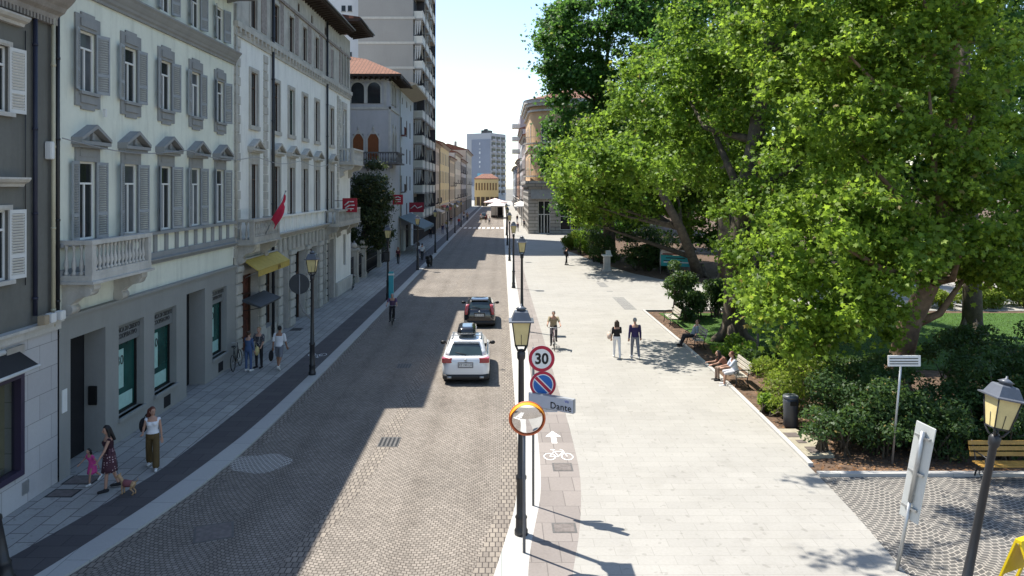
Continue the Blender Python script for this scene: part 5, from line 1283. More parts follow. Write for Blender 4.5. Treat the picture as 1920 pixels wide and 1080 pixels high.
b = MB()
for z, x1 in ((2.93, 11.55), (2.85, 11.55), (2.78, 11.55)): b.box(10.76, x1, 20.682, 20.69, z, z + .022)
b.build('text_lines', C['black'], T)
T = thing('road_sign', 'tall narrow sign showing its bare back on a leaning steel post', 'sign', (7.95, 15.0, 0), R(28)); T.rotation_euler = (0, R(10.5), R(-62))
b = MB(); b.tube([(0, 0, -.05), (0, 0, 1.5)], .035, 10); b.tube([(0, 0, 1.5), (0, 0, 3.0)], .045, 10); b.build('post', C['steel'], T, True)
b = MB(); b.bbox(-.2, .2, .05, .075, 1.1, 3.12, .008); b.build('panel', mat('sign_back_white', (.62, .63, .6), .5, .06), T, True)
for z in (1.35, 2.1, 2.85): b = MB(); b.box(-.15, .15, -.02, .05, z, z + .045); b.build('clamp', C['steel'], T, True)
b = MB(); b.box(-.19, .19, .076, .08, 1.15, 3.08); b.build('face', C['blue'], T, True)
T = thing('banner_board', 'teal and white banner board on metal legs at the edge of the park bed', 'banner', (14.2, 66, 0))
A, B2 = Vector((14.1, 66.2, 0)), Vector((16.9, 64.8, 0)); d = (B2 - A).normalized()
b = MB(); [b.tube([A + d * t, A + d * t + Vector((0, 0, 2.15))], .045, 8) for t in (0, 3.05)]; b.build('leg', C['steel'], T)
def panel(z0, z1, off, m, name, t0=.06, t1=3.0):
    b = MB(); q = [A + d * t0, A + d * t1]; n = Vector((d.y, -d.x, 0))
    b.add([(q[i] + n * o + Vector((0, 0, z)))[:] for o in (off, off - .03) for i in (0, 1) for z in (z0, z1)], [(0, 2, 3, 1), (4, 5, 7, 6), (0, 1, 5, 4), (2, 6, 7, 3), (0, 4, 6, 2), (1, 3, 7, 5)]); return b.build(name, m, T)
panel(.7, 1.65, .02, mat('teal_banner', (.03, .33, .33), .6, .08), 'lower_panel'); panel(1.7, 2.12, .02, mat('tan_white_banner', (.55, .5, .44), .6, .3, 2), 'upper_panel')
panel(1.38, 1.46, .03, C['black'], 'text_line', .5, 2.2); panel(1.0, 1.1, .03, w_white, 'text_line', .3, 2.5); panel(1.12, 1.2, .03, C['black'], 'text_line', .3, 1.9); panel(1.72, 1.82, .03, mat('maroon_stripe', (.2, .05, .04)), 'stripe', .2, 2.4)
T = thing('litter_bin', 'pale stone litter bin with a tilted lid at the park bed', 'litter bin', (9.65, 68.3, 0))
b = MB(); b.bbox(9.35, 9.95, 68.0, 68.6, 0, 1.35, .04)
for k in range(4): b.box(9.4 + k * .14, 9.46 + k * .14, 67.97, 68.0, .15, 1.2)
b.build('body', C['stone'], T); b = MB(); b.bbox(9.2, 10.1, 67.85, 68.75, 1.36, 1.48, .03); b.prism_x([(68.1, 1.48), (68.7, 1.48), (68.7, 1.85)], 9.6, 10.05); b.build('lid', w_white, T); b = MB(); b.box(9.25, 10.05, 67.9, 68.7, -.02, .12); b.build('foot', C['stone'], T)
T = thing('litter_bin', 'dark grey cylindrical litter bin in front of the laurel at the bed edge', 'litter bin', (9.3, 24.0, 0))
b = MB(); b.lathe((9.3, 24, 0), [(.2, 0), (.22, .03), (.235, .78), (.235, .92)], 20); b.build('body', mat('anthracite_bin', (.045, .05, .06), .45, .1, spec=.5), T)
b = MB(); b.lathe((9.3, 24, .92), [(.245, 0), (.245, .05), (.2, .09)], 20); b.build('lid', mat('bin_lid_grey', (.1, .11, .12), .4, .1), T); b = MB(); b.box(9.2, 9.4, 23.755, 23.78, .72, .86); b.build('slot', C['black'], T)
T = thing('utility_slab', 'pale concrete pad with three covers beside the litter bin', 'slab', (9.3, 22.5, 0))
b = MB(); b.prism([(8.68, 21.2), (9.5, 21.3), (9.6, 22.4), (9.3, 23.6), (8.75, 23.6)], -.05, .05); b.build('pad', mat('sandy_concrete', (.3, .27, .2), .9, .2, 3, stain=.3), T)
for x, y, r in ((8.95, 23.0, .2), (9.0, 22.4, .13), (9.15, 21.7, .25)):
    b = MB(); b.box(x - r, x + r, y - r, y + r, .05, .062); b.build('cover', mat('rusty_cover', (.12, .1, .09), .7, .3, 6), T)
def grate(label, x, y, w, d, z, m=None, rz=0, slots=True):
    T = thing('drain_grate' if slots else 'manhole_cover', label, 'drain grate' if slots else 'manhole cover', (x, y, z), rz, 'covers in the paving')
    b = MB(); b.box(-w / 2, w / 2, -d / 2, d / 2, 0, .004); b.build('frame', m or mat('worn_iron', (.1, .095, .09), .6, .3, 8, .2), T, True)
    if slots:
        b = MB()
        for k in range(5): b.box(-w / 2 + w * (k + .25) / 5, -w / 2 + w * (k + .75) / 5, -d / 2 + .05, d / 2 - .05, .004, .007)
        b.build('slots', C['black'], T, True)
    else:
        b = MB(); b.box(-w / 2 + .05, w / 2 - .05, -d / 2 + .05, d / 2 - .05, .004, .007); b.build('lid', mat('paved_lid', (.15, .13, .12), .8, .3, 8), T, True)
    return T
grate('iron drain grate in the sunlit gutter of the road', -3.4, 22.65, .62, .85, -.044)
grate('square iron cover in the shaded fan setts of the road', -6.45, 16.75, .85, .85, -.049, rz=R(20), slots=False)
grate('brown paved cover nearest the viewer in the right cycle lane', 1.42, 16.85, .55, .5, 0, slots=False); grate('brown paved cover right under the painted bicycle', 1.68, 20.5, .55, .6, 0, slots=False)
grate('square outlined cover on the pavement beside the stone shop front', -11.0, 18.75, .7, .5, 0, mat('black_joint', (.03, .03, .03)), slots=False); grate('larger outlined cover on the pavement near the bank entrance', -11.0, 19.6, .8, .6, 0, mat('black_joint', (.03, .03, .03)), slots=False)
grate('small cellar grate in the pavement in front of the palazzo', -11.05, 40.3, .6, .8, 0); grate('square grate far up the shaded road beside the white car', -4.2, 32.3, .6, .8, -.049)
def bike_mark(label, x, y, s, rz=0):
    T = thing('bicycle_marking', label, 'road marking', (x, y, .004), rz, 'painted bicycle symbols')
    b = MB()
    def stroke(pts, w=.05, closed=False):
        for (xa, ya), (xb, yb) in zip(pts, pts[1:] + (pts[:1] if closed else [])):
            v = Vector((xb - xa, yb - ya, 0)); n = Vector((-v.y, v.x, 0)).normalized() * w / 2
            b.quad((xa + n.x, ya + n.y, 0), (xa - n.x, ya - n.y, 0), (xb - n.x, yb - n.y, 0), (xb + n.x, yb + n.y, 0))
    for cx_ in (-.5, .5):
        ring = [(cx_ + .32 * math.cos(2 * math.pi * k / 20), .38 * math.sin(2 * math.pi * k / 20)) for k in range(20)]; stroke(ring, .06, True)
    stroke([(-.5, 0), (-.2, .62), (.35, .62), (.02, .02), (-.5, 0)]); stroke([(.02, .02), (-.26, .82)]); stroke([(-.38, .82), (-.12, .82)], .08); stroke([(.5, 0), (.3, .8), (.16, .84)])
    b.v = [(px * s, py * s * 1.35, 0) for px, py, _ in b.v]
    b.build('symbol', m_paint, T, True, fix=False)
bike_mark('white painted bicycle symbol in the right cycle lane near the mirror', 1.63, 21.3, .5)
bike_mark('white painted bicycle symbol on the dark band by the left lamp post', -8.42, 34.2, .5, R(180))
T = thing('arrow_marking', 'white painted arrow ahead of the bicycle symbol', 'road marking', (1.6, 22.9, .004))
b = MB(); b.add([(-.08, -.5, 0), (.08, -.5, 0), (.08, .1, 0), (-.08, .1, 0)], [(0, 1, 2, 3)]); b.add([(-.24, .1, 0), (.24, .1, 0), (0, .62, 0)], [(0, 1, 2)]); b.build('symbol', m_paint, T, True, fix=False)
T = thing('lamp_pole', 'thin black pole on the shaded lawn behind the occupied benches', 'pole', (11.2, 32.6, 0))
b = MB(); b.lathe((11.2, 32.6, -.05), [(.09, 0), (.08, .5), (.05, .6), (.045, 4.2)], 10); b.build('shaft', C['dark'], T)
b = MB(); b.lathe((11.2, 32.6, 4.15), [(.05, 0), (.16, .1), (.2, .5), (.24, .52), (.06, .7)], 8); b.build('lantern', C['dark'], T)
T = thing('cable', 'thin grey cable strung along the bank and palazzo fronts', 'cable', (XF, 19.2, 8.9))
pts = []
for k in range(60):
    t = k / 59; pts.append((XF + .36, 19.2 + 38 * t, 8.95 + .35 * t - .25 * math.sin((t * 5 % 1) * math.pi)))
b = MB(); b.tube(pts, .016, 5); b.build('wire', mat('grey_cable', (.3, .3, .3), .6), T)
def bench(label, x, y, rz, wm, yellow=False, L_=1.7):
    T = thing('bench', label, 'bench', (x, y, 0), rz, 'park benches')
    b = MB(); [b.bbox(-L_ / 2, L_ / 2, -.22 + k * .115, -.13 + k * .115, .42, .45, .008) for k in range(4)]; b.build('seat', wm, T, True)
    b = MB(); [b.add([(sx * L_ / 2, .24 + z * .25 + dy, .45 + z + dz) for sx in (-1, 1) for dy, dz in ((0, 0), (.03, .0), (.05, .1), (.02, .1))], [(0, 1, 2, 3), (7, 6, 5, 4), (0, 4, 5, 1), (1, 5, 6, 2), (2, 6, 7, 3), (3, 7, 4, 0)]) for z in (.1, .24, .38)]; b.build('backrest', wm, T, True)
    for s in (-1, 1):
        X = s * (L_ / 2 - .12); b = MB()
        b.tube([(X, -.25, 0), (X, -.2, .2), (X, -.22, .42)], .022, 6); b.tube([(X, .3, 0), (X, .2, .22), (X, .23, .42), (X, .4, .95)], .022, 6); b.tube([(X, -.22, .41), (X, .22, .41)], .02, 6)
        b.tube([(X, .3, .68), (X, .05, .68), (X, -.2, .66), (X, -.3, .58), (X, -.26, .5), (X, -.2, .54)], .02, 6); b.tube([(X, -.22, .42), (X, -.15, .55), (X, -.2, .66)], .016, 6)
        b.tube([(X, .0 + .09 * math.cos(a), .2 + .09 * math.sin(a)) for a in (k * math.pi / 6 for k in range(13))], .014, 5)
        b.build('leg', C['dark'], T, True)
    return T
m_bw = mat('weathered_bench_slat', (.4, .37, .31), .75, .25, 6)
bench('empty bench with scrolled iron ends on the red soil by the side path', 9.5, 41.8, R(-90), m_bw)
bench('bench under the big plane where a man sits alone', 9.35, 36.0, R(-90), m_bw)
bench('bench beside the yellow green shrub where two people sit', 9.2, 29.3, R(-90), m_bw)
bench('bench with yellow varnished slats before the hedge on the square', 13.35, 19.55, 0, mat('yellow_varnished_slat', (.4, .23, .055), .5, .25, 6), L_=1.8)
T = thing('folding_sign', 'yellow folding board cut off at the lower right corner', 'folding sign', (10.05, 14.2, 0), R(25))
b = MB()
for s in (-1, 1):
    for x in (-.35, .28): b.add([(x + dx, s * (.4 - z * .36) + dy, z) for z in (0, 1.0) for dx, dy in ((0, 0), (.08, 0), (.08, .04), (0, .04))], [(0, 1, 2, 3), (4, 7, 6, 5), (0, 4, 5, 1), (1, 5, 6, 2), (2, 6, 7, 3), (3, 7, 4, 0)])
    b.add([(x, s * (.4 - z * .36) - .003 * s, z) for z, x in ((.25, -.28), (.25, .28), (.92, .28), (.92, -.28))], [(0, 1, 2, 3)])
b.box(-.36, .37, -.06, .06, .98, 1.05); b.build('frame', mat('yellow_plastic', (.75, .55, .01), .45, .06), T, True)
b = MB(); b.box(-.2, .2, -.33, -.3, .35, .4); b.build('notice', w_white, T, True)
# far parasols, kiosk
for x, y, r, z, lab, c in ((-1.5, 186, 2.9, 3.9, 'pink white parasol at the far end of the street', (.75, .6, .6)), (-1.0, 180, 2.4, 3.2, 'white parasol just in front of the pinkish one', (.8, .8, .78)), (4.0, 148, 1.5, 3.9, 'white awning parasol in front of the right row', (.75, .75, .74))):
    T = thing('parasol', lab, 'parasol', (x, y, 0), 0, 'parasols of the far cafes')
    b = MB(); b.rings([[(x + rr * math.cos(k * math.pi / 4), y + rr * math.sin(k * math.pi / 4), zz) for k in range(8)] for rr, zz in ((r, z - .2), (r, z), (.1, z + .9))], False, False); b.build('canopy', mat(lab[:10], c, .8, .05), T)
    b = MB(); b.tube([(x, y, 0), (x, y, z + .9)], .06, 8); b.build('pole', C['steel'], T)
T = thing('kiosk', 'white market kiosk with a dark opening under the far parasols', 'kiosk', (-1, 188, 0))
b = MB(); b.bbox(-2.6, .6, 187.5, 190, 0, 3.0, .05); b.build('body', w_white, T); b = MB(); b.box(-.9, .3, 187.44, 187.5, .2, 2.6); b.build('counter_opening', C['void'], T); b = MB(); b.box(-2.6, .6, 187.4, 187.5, .05, .5); b.build('plinth', C['dark'], T)
# ================= cars
def rrect(hw, y0, y1, r, z, n=5):
    cs = ((hw - r, y1 - r, 0), (-hw + r, y1 - r, 90), (-hw + r, y0 + r, 180), (hw - r, y0 + r, 270))
    return [(cx + r * math.cos(R(a + 90 * k / n)), cy + r * math.sin(R(a + 90 * k / n)), z) for cx, cy, a in cs for k in range(n + 1)]
def car(label, x, y, rz, paint, W, L_, belt, roof, rear, box_m=None, plate='', lamp_m=None, hatch=False):
    T = thing('car', label, 'car', (x, y, -.05), rz, 'cars driving up the street')
    hw = W / 2
    lamp_m = lamp_m or mat('tail_lamp_red', (.32, .01, .02), .2, .1, spec=.6)
    b = MB()
    lv = [(.2, .90, .14, L_ - .25, .2), (.3, .97, .04, L_ - .06, .28), (.5, 1, 0, L_, .3), (belt - .32, 1, .02, L_ - .03, .32), (belt - .12, .985, .03, L_ - .25, .36), (belt, .955, .07, L_ - .75, .4), (belt + .04, .90, .12, L_ - .95, .4)]
    b.rings([rrect(hw * k, y0, y1, r, z) for z, k, y0, y1, r in lv]); b.build('body', paint, T, True)
    # cabin: rings at rising heights, (half width, rear y, front y)
    yr0, yr1 = rear
    H = roof - belt
    cab = [(belt, .90, yr0, L_ - 1.1, .3), (belt + H * .35, .845, yr0 + (yr1 - yr0) * .4, L_ - 1.5, .3), (belt + H * .8, .735, yr1, L_ - 2.0, .28), (belt + H * .93, .68, yr1 + .08, L_ - 2.15, .25), (roof, .55, yr1 + .3, L_ - 2.45, .2), (roof + .015, .3, yr1 + .7, L_ - 2.8, .15)]
    b = MB(); b.rings([rrect(hw * k, a, c, r, z) for z, k, a, c, r in cab]); b.build('roof', paint, T, True)
    def cs(z):
        for (z0, k0, a0, c0, _), (z1, k1, a1, c1, _) in zip(cab, cab[1:]):
            if z0 <= z <= z1: t = (z - z0) / (z1 - z0); return hw * (k0 + (k1 - k0) * t), a0 + (a1 - a0) * t, c0 + (c1 - c0) * t
    zs = [belt + .07, belt + H * .35, belt + H * .78]
    g = glass_mat('car_glass', (.02, .035, .035), .04, .8)
    for nm, f in (('rear_window', lambda s, z: (s * (cs(z)[0] - .16), cs(z)[1] - .012, z)), ('windscreen', lambda s, z: (s * (cs(z)[0] - .14), cs(z)[2] + .012, z))):
        b = MB(); o = []
        for z in zs: o += [f(-1, z), f(0, z), f(1, z)]
        o = [(px, py - (.02 if i % 3 == 1 and nm[0] == 'r' else 0), pz) for i, (px, py, pz) in enumerate(o)]
        b.add(o, [(i, i + 1, i + 4, i + 3) for i in (0, 1, 3, 4)], True); w = b.build(nm, g, T, True, fix=False)
        if nm[0] == 'r':
            b = MB(); b.tube([(.02, cs(zs[0])[1] - .035, zs[0] + .03), (-.42, cs(zs[0] + .12)[1] - .04, zs[0] + .1)], .012, 5); b.build('wiper', C['black'], w, True)
    for s in (-1, 1):
        for t0, t1 in ((.1, .34), (.37, .66), (.69, .95)):
            b = MB(); o = []
            for z in zs:
                k, a, c = cs(z)
                for t in (t0, t1): o.append((s * (k + .012), a + .2 + (c - a - .35) * t, z))
            b.add(o, [(0, 1, 3, 2), (2, 3, 5, 4)]); b.build('side_window', g, T, True)
        b = MB(); b.ell((s * (hw + .12), L_ * .6, belt + .06), (.12, .07, .085), 10, 6); b.tube([(s * (hw - .04), L_ * .6, belt + .02), (s * (hw + .06), L_ * .6, belt + .04)], .03, 6); b.build('wing_mirror', C['black'], T, True)
        b = MB()                                                         # tail lamp wrapping the rear corner
        if hatch: b.rings([rrect(.085, -.0, .26, .05, z) for z in (belt - .25, belt - .1, belt + .16, belt + .28)]); b.v = [(s * (hw - .16 - (z - belt) * .16 + px), py + .02 + max(0, z - belt) * .35, z) for px, py, z in b.v]
        else: b.rings([[(s * px, py, z) for px, py, z in rrect(.20, .01, .34, .06, z)] for z in (belt - .19, belt - .17, belt - .04, belt - .01)]); b.v = [(s * (hw - .205) + px, py + (.03 if z > belt - .1 else .0), z) for px, py, z in b.v]
        b.build('tail_lamp', lamp_m, T, True)
        for yy in (.82, L_ - .85):
            b = MB(); cxw = s * (hw - .12)
            b.rings([[(cxw + dx, yy + rr * math.cos(a), .33 + rr * math.sin(a)) for a in (2 * math.pi * k / 22 for k in range(22))] for dx, rr in ((-.11, .27), (-.1, .325), (.1, .325), (.125, .3), (.125, .2))], True, True)
            w = b.build('wheel', mat('tyre_rubber', (.02, .02, .02), .85), T, True)
            b = MB(); b.rings([[(cxw + s * .13, yy + rr * math.cos(a), .33 + rr * math.sin(a)) for a in (2 * math.pi * k / 16 for k in range(16))] for rr in (.2, .05)], True, False); b.build('rim', C['steel'], w, True)
    b = MB(); b.rings([rrect(hw * k, y0, y1, .2, z) for z, k, y0, y1 in ((.18, .86, .1, 1), (.2, .97, -.015, .9), (.36, .99, -.03, .9), (.4, .93, .02, .9))]); b.build('bumper', mat('bumper_black', (.025, .025, .027), .6), T, True)
    b = MB(); b.box(-.26, .26, -.022, .05, belt - .33, belt - .2); p = b.build('number_plate', w_white, T, True)
    b = MB(); b.box(-.3, .3, -.016, .06, belt - .38, belt - .15); b.build('plate_recess', mat('plate_recess_grey', (.2, .2, .21), .6) if not hatch else C['black'], T, True)
    lettering('plate_lettering', plate, .115, C['black'], T, (0, -.026, belt - .265), (R(90), 0, 0), .002)
    b = MB(); b.ell((0, .02, belt - .08), (.05, .03, .05), 12, 6); b.build('badge', C['steel'], T, True)
    if not hatch:
        for s in (-1, 1):
            b = MB(); b.tube([(s * .55, -.04, .3), (s * .72, -.04, .3)], .045, 8); b.build('exhaust', C['steel'], T, True)
    b = MB(); z = belt + H * .9; k, a, c = cs(z); b.bbox(-k + .12, k - .12, a - .14, a + .1, z - .02, z + .03, .012); b.build('spoiler', paint if not hatch else C['black'], T, True)
    if box_m:
        for s in (-1, 1):
            b = MB(); b.tube([(s * hw * .62, yr1 + .3, roof - .03), (s * hw * .62, yr1 + .4, roof + .05), (s * hw * .62, L_ - 2.4, roof + .04), (s * hw * .62, L_ - 2.3, roof - .03)], .02, 6); b.build('roof_rail', C['steel'], T, True)
        b = MB(); [b.box(-hw * .66, hw * .66, yy, yy + .06, roof + .05, roof + .08) for yy in (yr1 + .6, L_ - 2.75)]; b.build('roof_bar', C['steel'], T, True)
        bx = thing('roof_box', 'glossy black luggage box on the roof of the white car', 'roof box', (x, y, -.05), rz)
        b = MB(); y0 = yr1 + .25; l = 1.75
        b.rings([rrect(w, y0 + e, y0 + l - f, rr, roof + zz) for zz, w, e, f, rr in ((.085, .30, .12, .25, .15), (.14, .37, .03, .06, .2), (.22, .385, 0, 0, .2), (.34, .36, .03, .12, .2), (.42, .28, .14, .4, .18), (.44, .16, .3, .7, .1))]); b.build('lid', box_m, bx, True)
        b = MB(); b.rings([rrect(.388, y0 - .003, y0 + l + .003, .2, roof + zz) for zz in (.205, .225)]); b.build('seam', C['steel'], bx, True)
    return T
m_wcar = mat('white_car_paint', (.72, .73, .74), .25, .02, 1, spec=.5, coat=.6)
m_bcar = mat('black_car_paint', (.012, .013, .016), .2, .1, 1, spec=.5, coat=.8)
car('white sport utility car with a black roof box, seen from behind', -1.4, 29.2, R(.6), m_wcar, 1.86, 4.55, 1.04, 1.62, (.14, .62), mat('black_gloss_box', (.012, .013, .015), .18, .1, coat=.7), 'FZ 740 LH')
car('small black hatchback just ahead of the white car', -1.2, 40.9, R(.4), m_bcar, 1.72, 4.0, .98, 1.5, (.1, .42), None, 'GB 218 KD', mat('clear_red_lamp', (.36, .06, .07), .2, .1, spec=.6), True)
car('tiny dark car parked far up the street by the kiosk', -4.2, 176, 0, m_bcar, 1.75, 4.2, .98, 1.5, (.1, .42), None, 'DT 551', None, True)

# ================= bicycles, scooter
def bicycle(label, x, y, rz, col, z=0, lean=0, steer=0):
    T = thing('bicycle', label, 'bicycle', (x, y, z), rz, 'bicycles'); T.rotation_euler = (0, R(lean), rz)
    for yy in (-.52, .52):
        b = MB(); b.tube([(0, yy + .33 * math.cos(a), .34 + .33 * math.sin(a)) for a in (2 * math.pi * k / 24 for k in range(25))], .018, 6, False); w = b.build('wheel', C['black'], T, True)
        b = MB()
        for k in range(10): a = k * math.pi / 5; b.tube([(0, yy, .34), (0, yy + .32 * math.cos(a), .34 + .32 * math.sin(a))], .003, 3)
        b.tube([(-.05, yy, .34), (.05, yy, .34)], .025, 6); b.build('spokes', C['steel'], w, True)
    b = MB(); hd, st, bb = (0, .36, .92), (0, -.2, .86), (0, -.06, .3)
    for p, q in ((hd, st), ((0, .38, .8), bb), (st, bb), (bb, (0, -.52, .34)), (st, (0, -.52, .34)), (hd, (0, .4, .72)), ((0, .4, .72), (0, .52, .34))): b.tube([p, q], .017, 6)
    b.tube([st, (0, -.22, .95)], .014, 6); b.tube([hd, (0, .35, 1.03)], .014, 6); b.build('frame', col, T, True)
    b = MB(); b.tube([(-.28, .22, 1.02), (-.22, .3, 1.04), (0, .36, 1.04), (.22, .3, 1.04), (.28, .22, 1.02)], .014, 6); b.build('handlebar', C['steel'], T, True)
    b = MB(); b.ell((0, -.24, .98), (.09, .14, .035), 10, 5); b.build('saddle', C['black'], T, True)
    b = MB(); b.tube([(-.09, -.06, .18), (-.09, -.06, .3), (.09, -.06, .3), (.09, -.06, .42)], .012, 5); b.box(-.15, -.06, -.1, -.02, .165, .185); b.box(.06, .15, -.1, -.02, .415, .435); b.build('crank', C['steel'], T, True)
    return T
m_pink = mat('pale_pink_frame', (.6, .4, .4), .4, .05)
bicycle('black bicycle leaning at the bank front behind the chatting pair', -11.2, 31.65, R(4), C['dark'], lean=-5)
bicycle('bicycle parked against the plinth of the palazzo end wall', -11.15, 56.0, R(6), mat('grey_green_frame', (.2, .24, .2), .5), lean=8)
bicycle('bicycle ridden along the left kerb by a person in a plum shirt', -6.15, 42.4, R(184), C['dark'], z=-.05)
bicycle('pale pink bicycle ridden on the piazza by a person in an olive shirt', 2.5, 35.6, R(178), m_pink)
bicycle('grey bicycle standing below the teal banner', 15.0, 65.0, R(50), C['steel'], lean=5)
T = thing('scooter', 'dark motor scooter parked at the left kerb beyond the third lamp', 'scooter', (-6.95, 72.5, -.05), R(-8))
for yy in (-.6, .62):
    b = MB(); b.rings([[(dx, yy + rr * math.cos(a), .25 + rr * math.sin(a)) for a in (2 * math.pi * k / 18 for k in range(18))] for dx, rr in ((-.06, .18), (-.05, .25), (.05, .25), (.06, .18))]); b.build('wheel', C['black'], T, True)
b = MB(); b.rings([rrect(w, y0, y1, .08, z) for z, w, y0, y1 in ((.28, .12, -.75, .3), (.45, .18, -.85, .1), (.65, .17, -.9, -.0), (.75, .13, -.85, -.1))]); b.rings([rrect(w, y0, y1, .06, z) for z, w, y0, y1 in ((.3, .14, .3, .46), (.7, .2, .34, .5), (1.0, .15, .36, .5), (1.1, .08, .36, .46))]); b.box(-.14, .14, -.1, .4, .26, .32); b.build('body', C['black'], T, True)
b = MB(); b.rings([rrect(w, -.85, -.05, .1, z) for z, w in ((.75, .12), (.82, .14), (.86, .1))]); b.build('seat', C['dark'], T, True)
b = MB(); b.tube([(-.35, .3, 1.1), (0, .42, 1.08), (.35, .3, 1.1)], .02, 6); [b.ell((s * .32, .36, 1.25), (.07, .02, .05), 8, 5) for s in (-1, 1)]; b.build('handlebar', C['steel'], T, True)
b = MB(); b.bbox(-.18, .18, -1.1, -.8, .8, 1.1, .04); b.build('top_case', C['black'], T, True)

# ================= people
def remesh(b, voxel, name, m, it=2):
    me = b.mesh('tmp', m)
    o = bpy.data.objects.new('tmp', me); COL.objects.link(o)
    q = o.modifiers.new('r', 'REMESH'); q.mode = 'VOXEL'; q.voxel_size = voxel; q.use_smooth_shade = True
    q = o.modifiers.new('s', 'SMOOTH'); q.factor = .5; q.iterations = it
    out = bpy.data.meshes.new_from_object(o.evaluated_get(bpy.context.evaluated_depsgraph_get()))
    bpy.data.objects.remove(o); bpy.data.meshes.remove(me); out.name = name
    out.materials.clear(); out.materials.append(m)
    return out
def capsule(b, p, q, r0, r1, n=10):
    p, q = Vector(p), Vector(q); d = (q - p).normalized() if (q - p).length > 1e-6 else Vector((0, 0, 1))
    pts, rad = [], []
    for k in range(5): a = math.pi / 2 * k / 4; pts.append(p - d * r0 * math.cos(a)); rad.append(max(.001, r0 * math.sin(a)))
    for k in range(5): a = math.pi / 2 * k / 4; pts.append(q + d * r1 * math.sin(a)); rad.append(max(.001, r1 * math.cos(a)))
    b.tube(pts, rad, n)
SK = mat('skin', (.42, .24, .17), .6, .06, 6); SK_T = mat('tanned_skin', (.3, .16, .1), .6, .06, 6)
HAIR = {k: mat('hair_' + k, c, .55, .3, 20) for k, c in dict(black=(.012, .01, .01), brown=(.05, .028, .016), auburn=(.1, .03, .02), grey=(.25, .24, .23), blond=(.3, .2, .1)).items()}
def person(label, x, y, rz, h=1.75, female=False, lean=0, legs=(0, 0, 0, 0), arms=((5, 8, 10), (5, 8, 10)), splay=3, head=(0, 0), skin=None, top=None, sleeve=.45, bottom=None, blen=.97, wide=0, skirt=None, shoes=None, hair='brown', style='short', seat=None, z=0, vox=.012, group='people in the street', side=0):
    """facing +Y; legs = hip and knee flexion (left, right); arms = ((raise, spread, elbow) left, right)"""
    k = h / 1.75; skin = skin or SK
    T = thing('person', label, 'person', (x, y, z), rz, group)
    def dr(f): return Vector((0, math.sin(R(f)), -math.cos(R(f))))
    drops = [.43 * math.cos(R(legs[2 * i])) + .43 * math.cos(R(legs[2 * i] - legs[2 * i + 1])) + .085 for i in (0, 1)]
    zp = (seat / k if seat else max(drops)) + .01
    P = Vector((0, 0, zp)); up = Vector((math.sin(R(side)), math.sin(R(lean)), math.cos(R(lean)))).normalized(); fw = Vector((0, math.cos(R(lean)), -math.sin(R(lean)))); rt = Vector((1, 0, 0))
    sw = .165 if female else .19; hwid = .165 if female else .158; g = .88 if female else 1
    tor = [(-.1, hwid * .8, .1), (-.03, hwid, .12), (.05, hwid * .98, .118), (.16, .125 if female else .145, .098), (.3, .145 if female else .165, .118 if female else .112), (.4, .165 if female else .185, .112), (.47, .14 * (1 if female else 1.12), .085), (.53, .06, .055)]
    def torso(b, infl, lo=-1, hi=9):
        b.rings([[(P + up * t + rt * math.cos(a) * (rx + infl) + fw * math.sin(a) * (ry + infl))[:] for a in (2 * math.pi * i / 18 for i in range(18))] for t, rx, ry in tor if lo <= t <= hi])
    J = []
    for i, s in ((0, -1), (1, 1)):
        hp = P + rt * s * .088; sp = rt * s * math.sin(R(splay))
        kn = hp + (dr(legs[2 * i]) + sp).normalized() * .43; an = kn + (dr(legs[2 * i] - legs[2 * i + 1]) + sp * .3).normalized() * .43
        pitch = max(-60, min(20, legs[2 * i] - legs[2 * i + 1])) if legs[2 * i] - legs[2 * i + 1] < -25 else 0
        ft = Vector((s * .12, math.cos(R(pitch)), math.sin(R(pitch)))).normalized()
        J.append((hp, kn, an, ft))
    Aj = []
    for i, s in ((0, -1), (1, 1)):
        f, ab, el = arms[i]; sh = P + up * .445 + rt * s * sw
        ud = Vector((s * math.sin(R(ab)), math.sin(R(f)) * math.cos(R(ab)), -math.cos(R(f)) * math.cos(R(ab)))); ebw = sh + ud * .285
        fd = Vector((s * math.sin(R(ab)) * (.6 if el < 50 else -.35), math.sin(R(f + el)), -math.cos(R(f + el)))).normalized(); wr = ebw + fd * .25
        Aj.append((sh, ebw, wr, fd, s))
    nk = P + up * .53; hc = nk + up * .15 + fw * .02
    HR = (Euler((R(head[1]), 0, R(head[0]))).to_matrix())
    hv = lambda v: hc + HR @ Vector(v)
    b = MB(); torso(b, 0)
    capsule(b, nk - up * .05, hc - up * .03, .055 * g, .05 * g)
    b.ell(hc[:], (.072, .092, .112), 14, 10, HR); b.ell(hv((0, .025, -.055))[:], (.055, .068, .062), 12, 8, HR)
    capsule(b, hv((0, .092, .012)), hv((0, .112, -.018)), .01, .016); [b.ell(hv((s * .074, -.005, -.005))[:], (.014, .022, .032), 8, 6, HR) for s in (-1, 1)]; capsule(b, hv((-.03, .078, -.05)), hv((.03, .078, -.05)), .014, .014)
    if female: [b.ell((P + up * .33 + rt * s * .07 + fw * .09)[:], (.062, .055, .06), 10, 8) for s in (-1, 1)]
    for hp, kn, an, ft in J:
        capsule(b, hp, kn, .085, .056 * g); capsule(b, kn, kn.lerp(an, .35), .054 * g, .056 * g); capsule(b, kn.lerp(an, .3), an, .055 * g, .036); capsule(b, an - Vector((0, 0, .045)) - ft * .03, an + ft * .15 - Vector((0, 0, .055)), .036, .03)
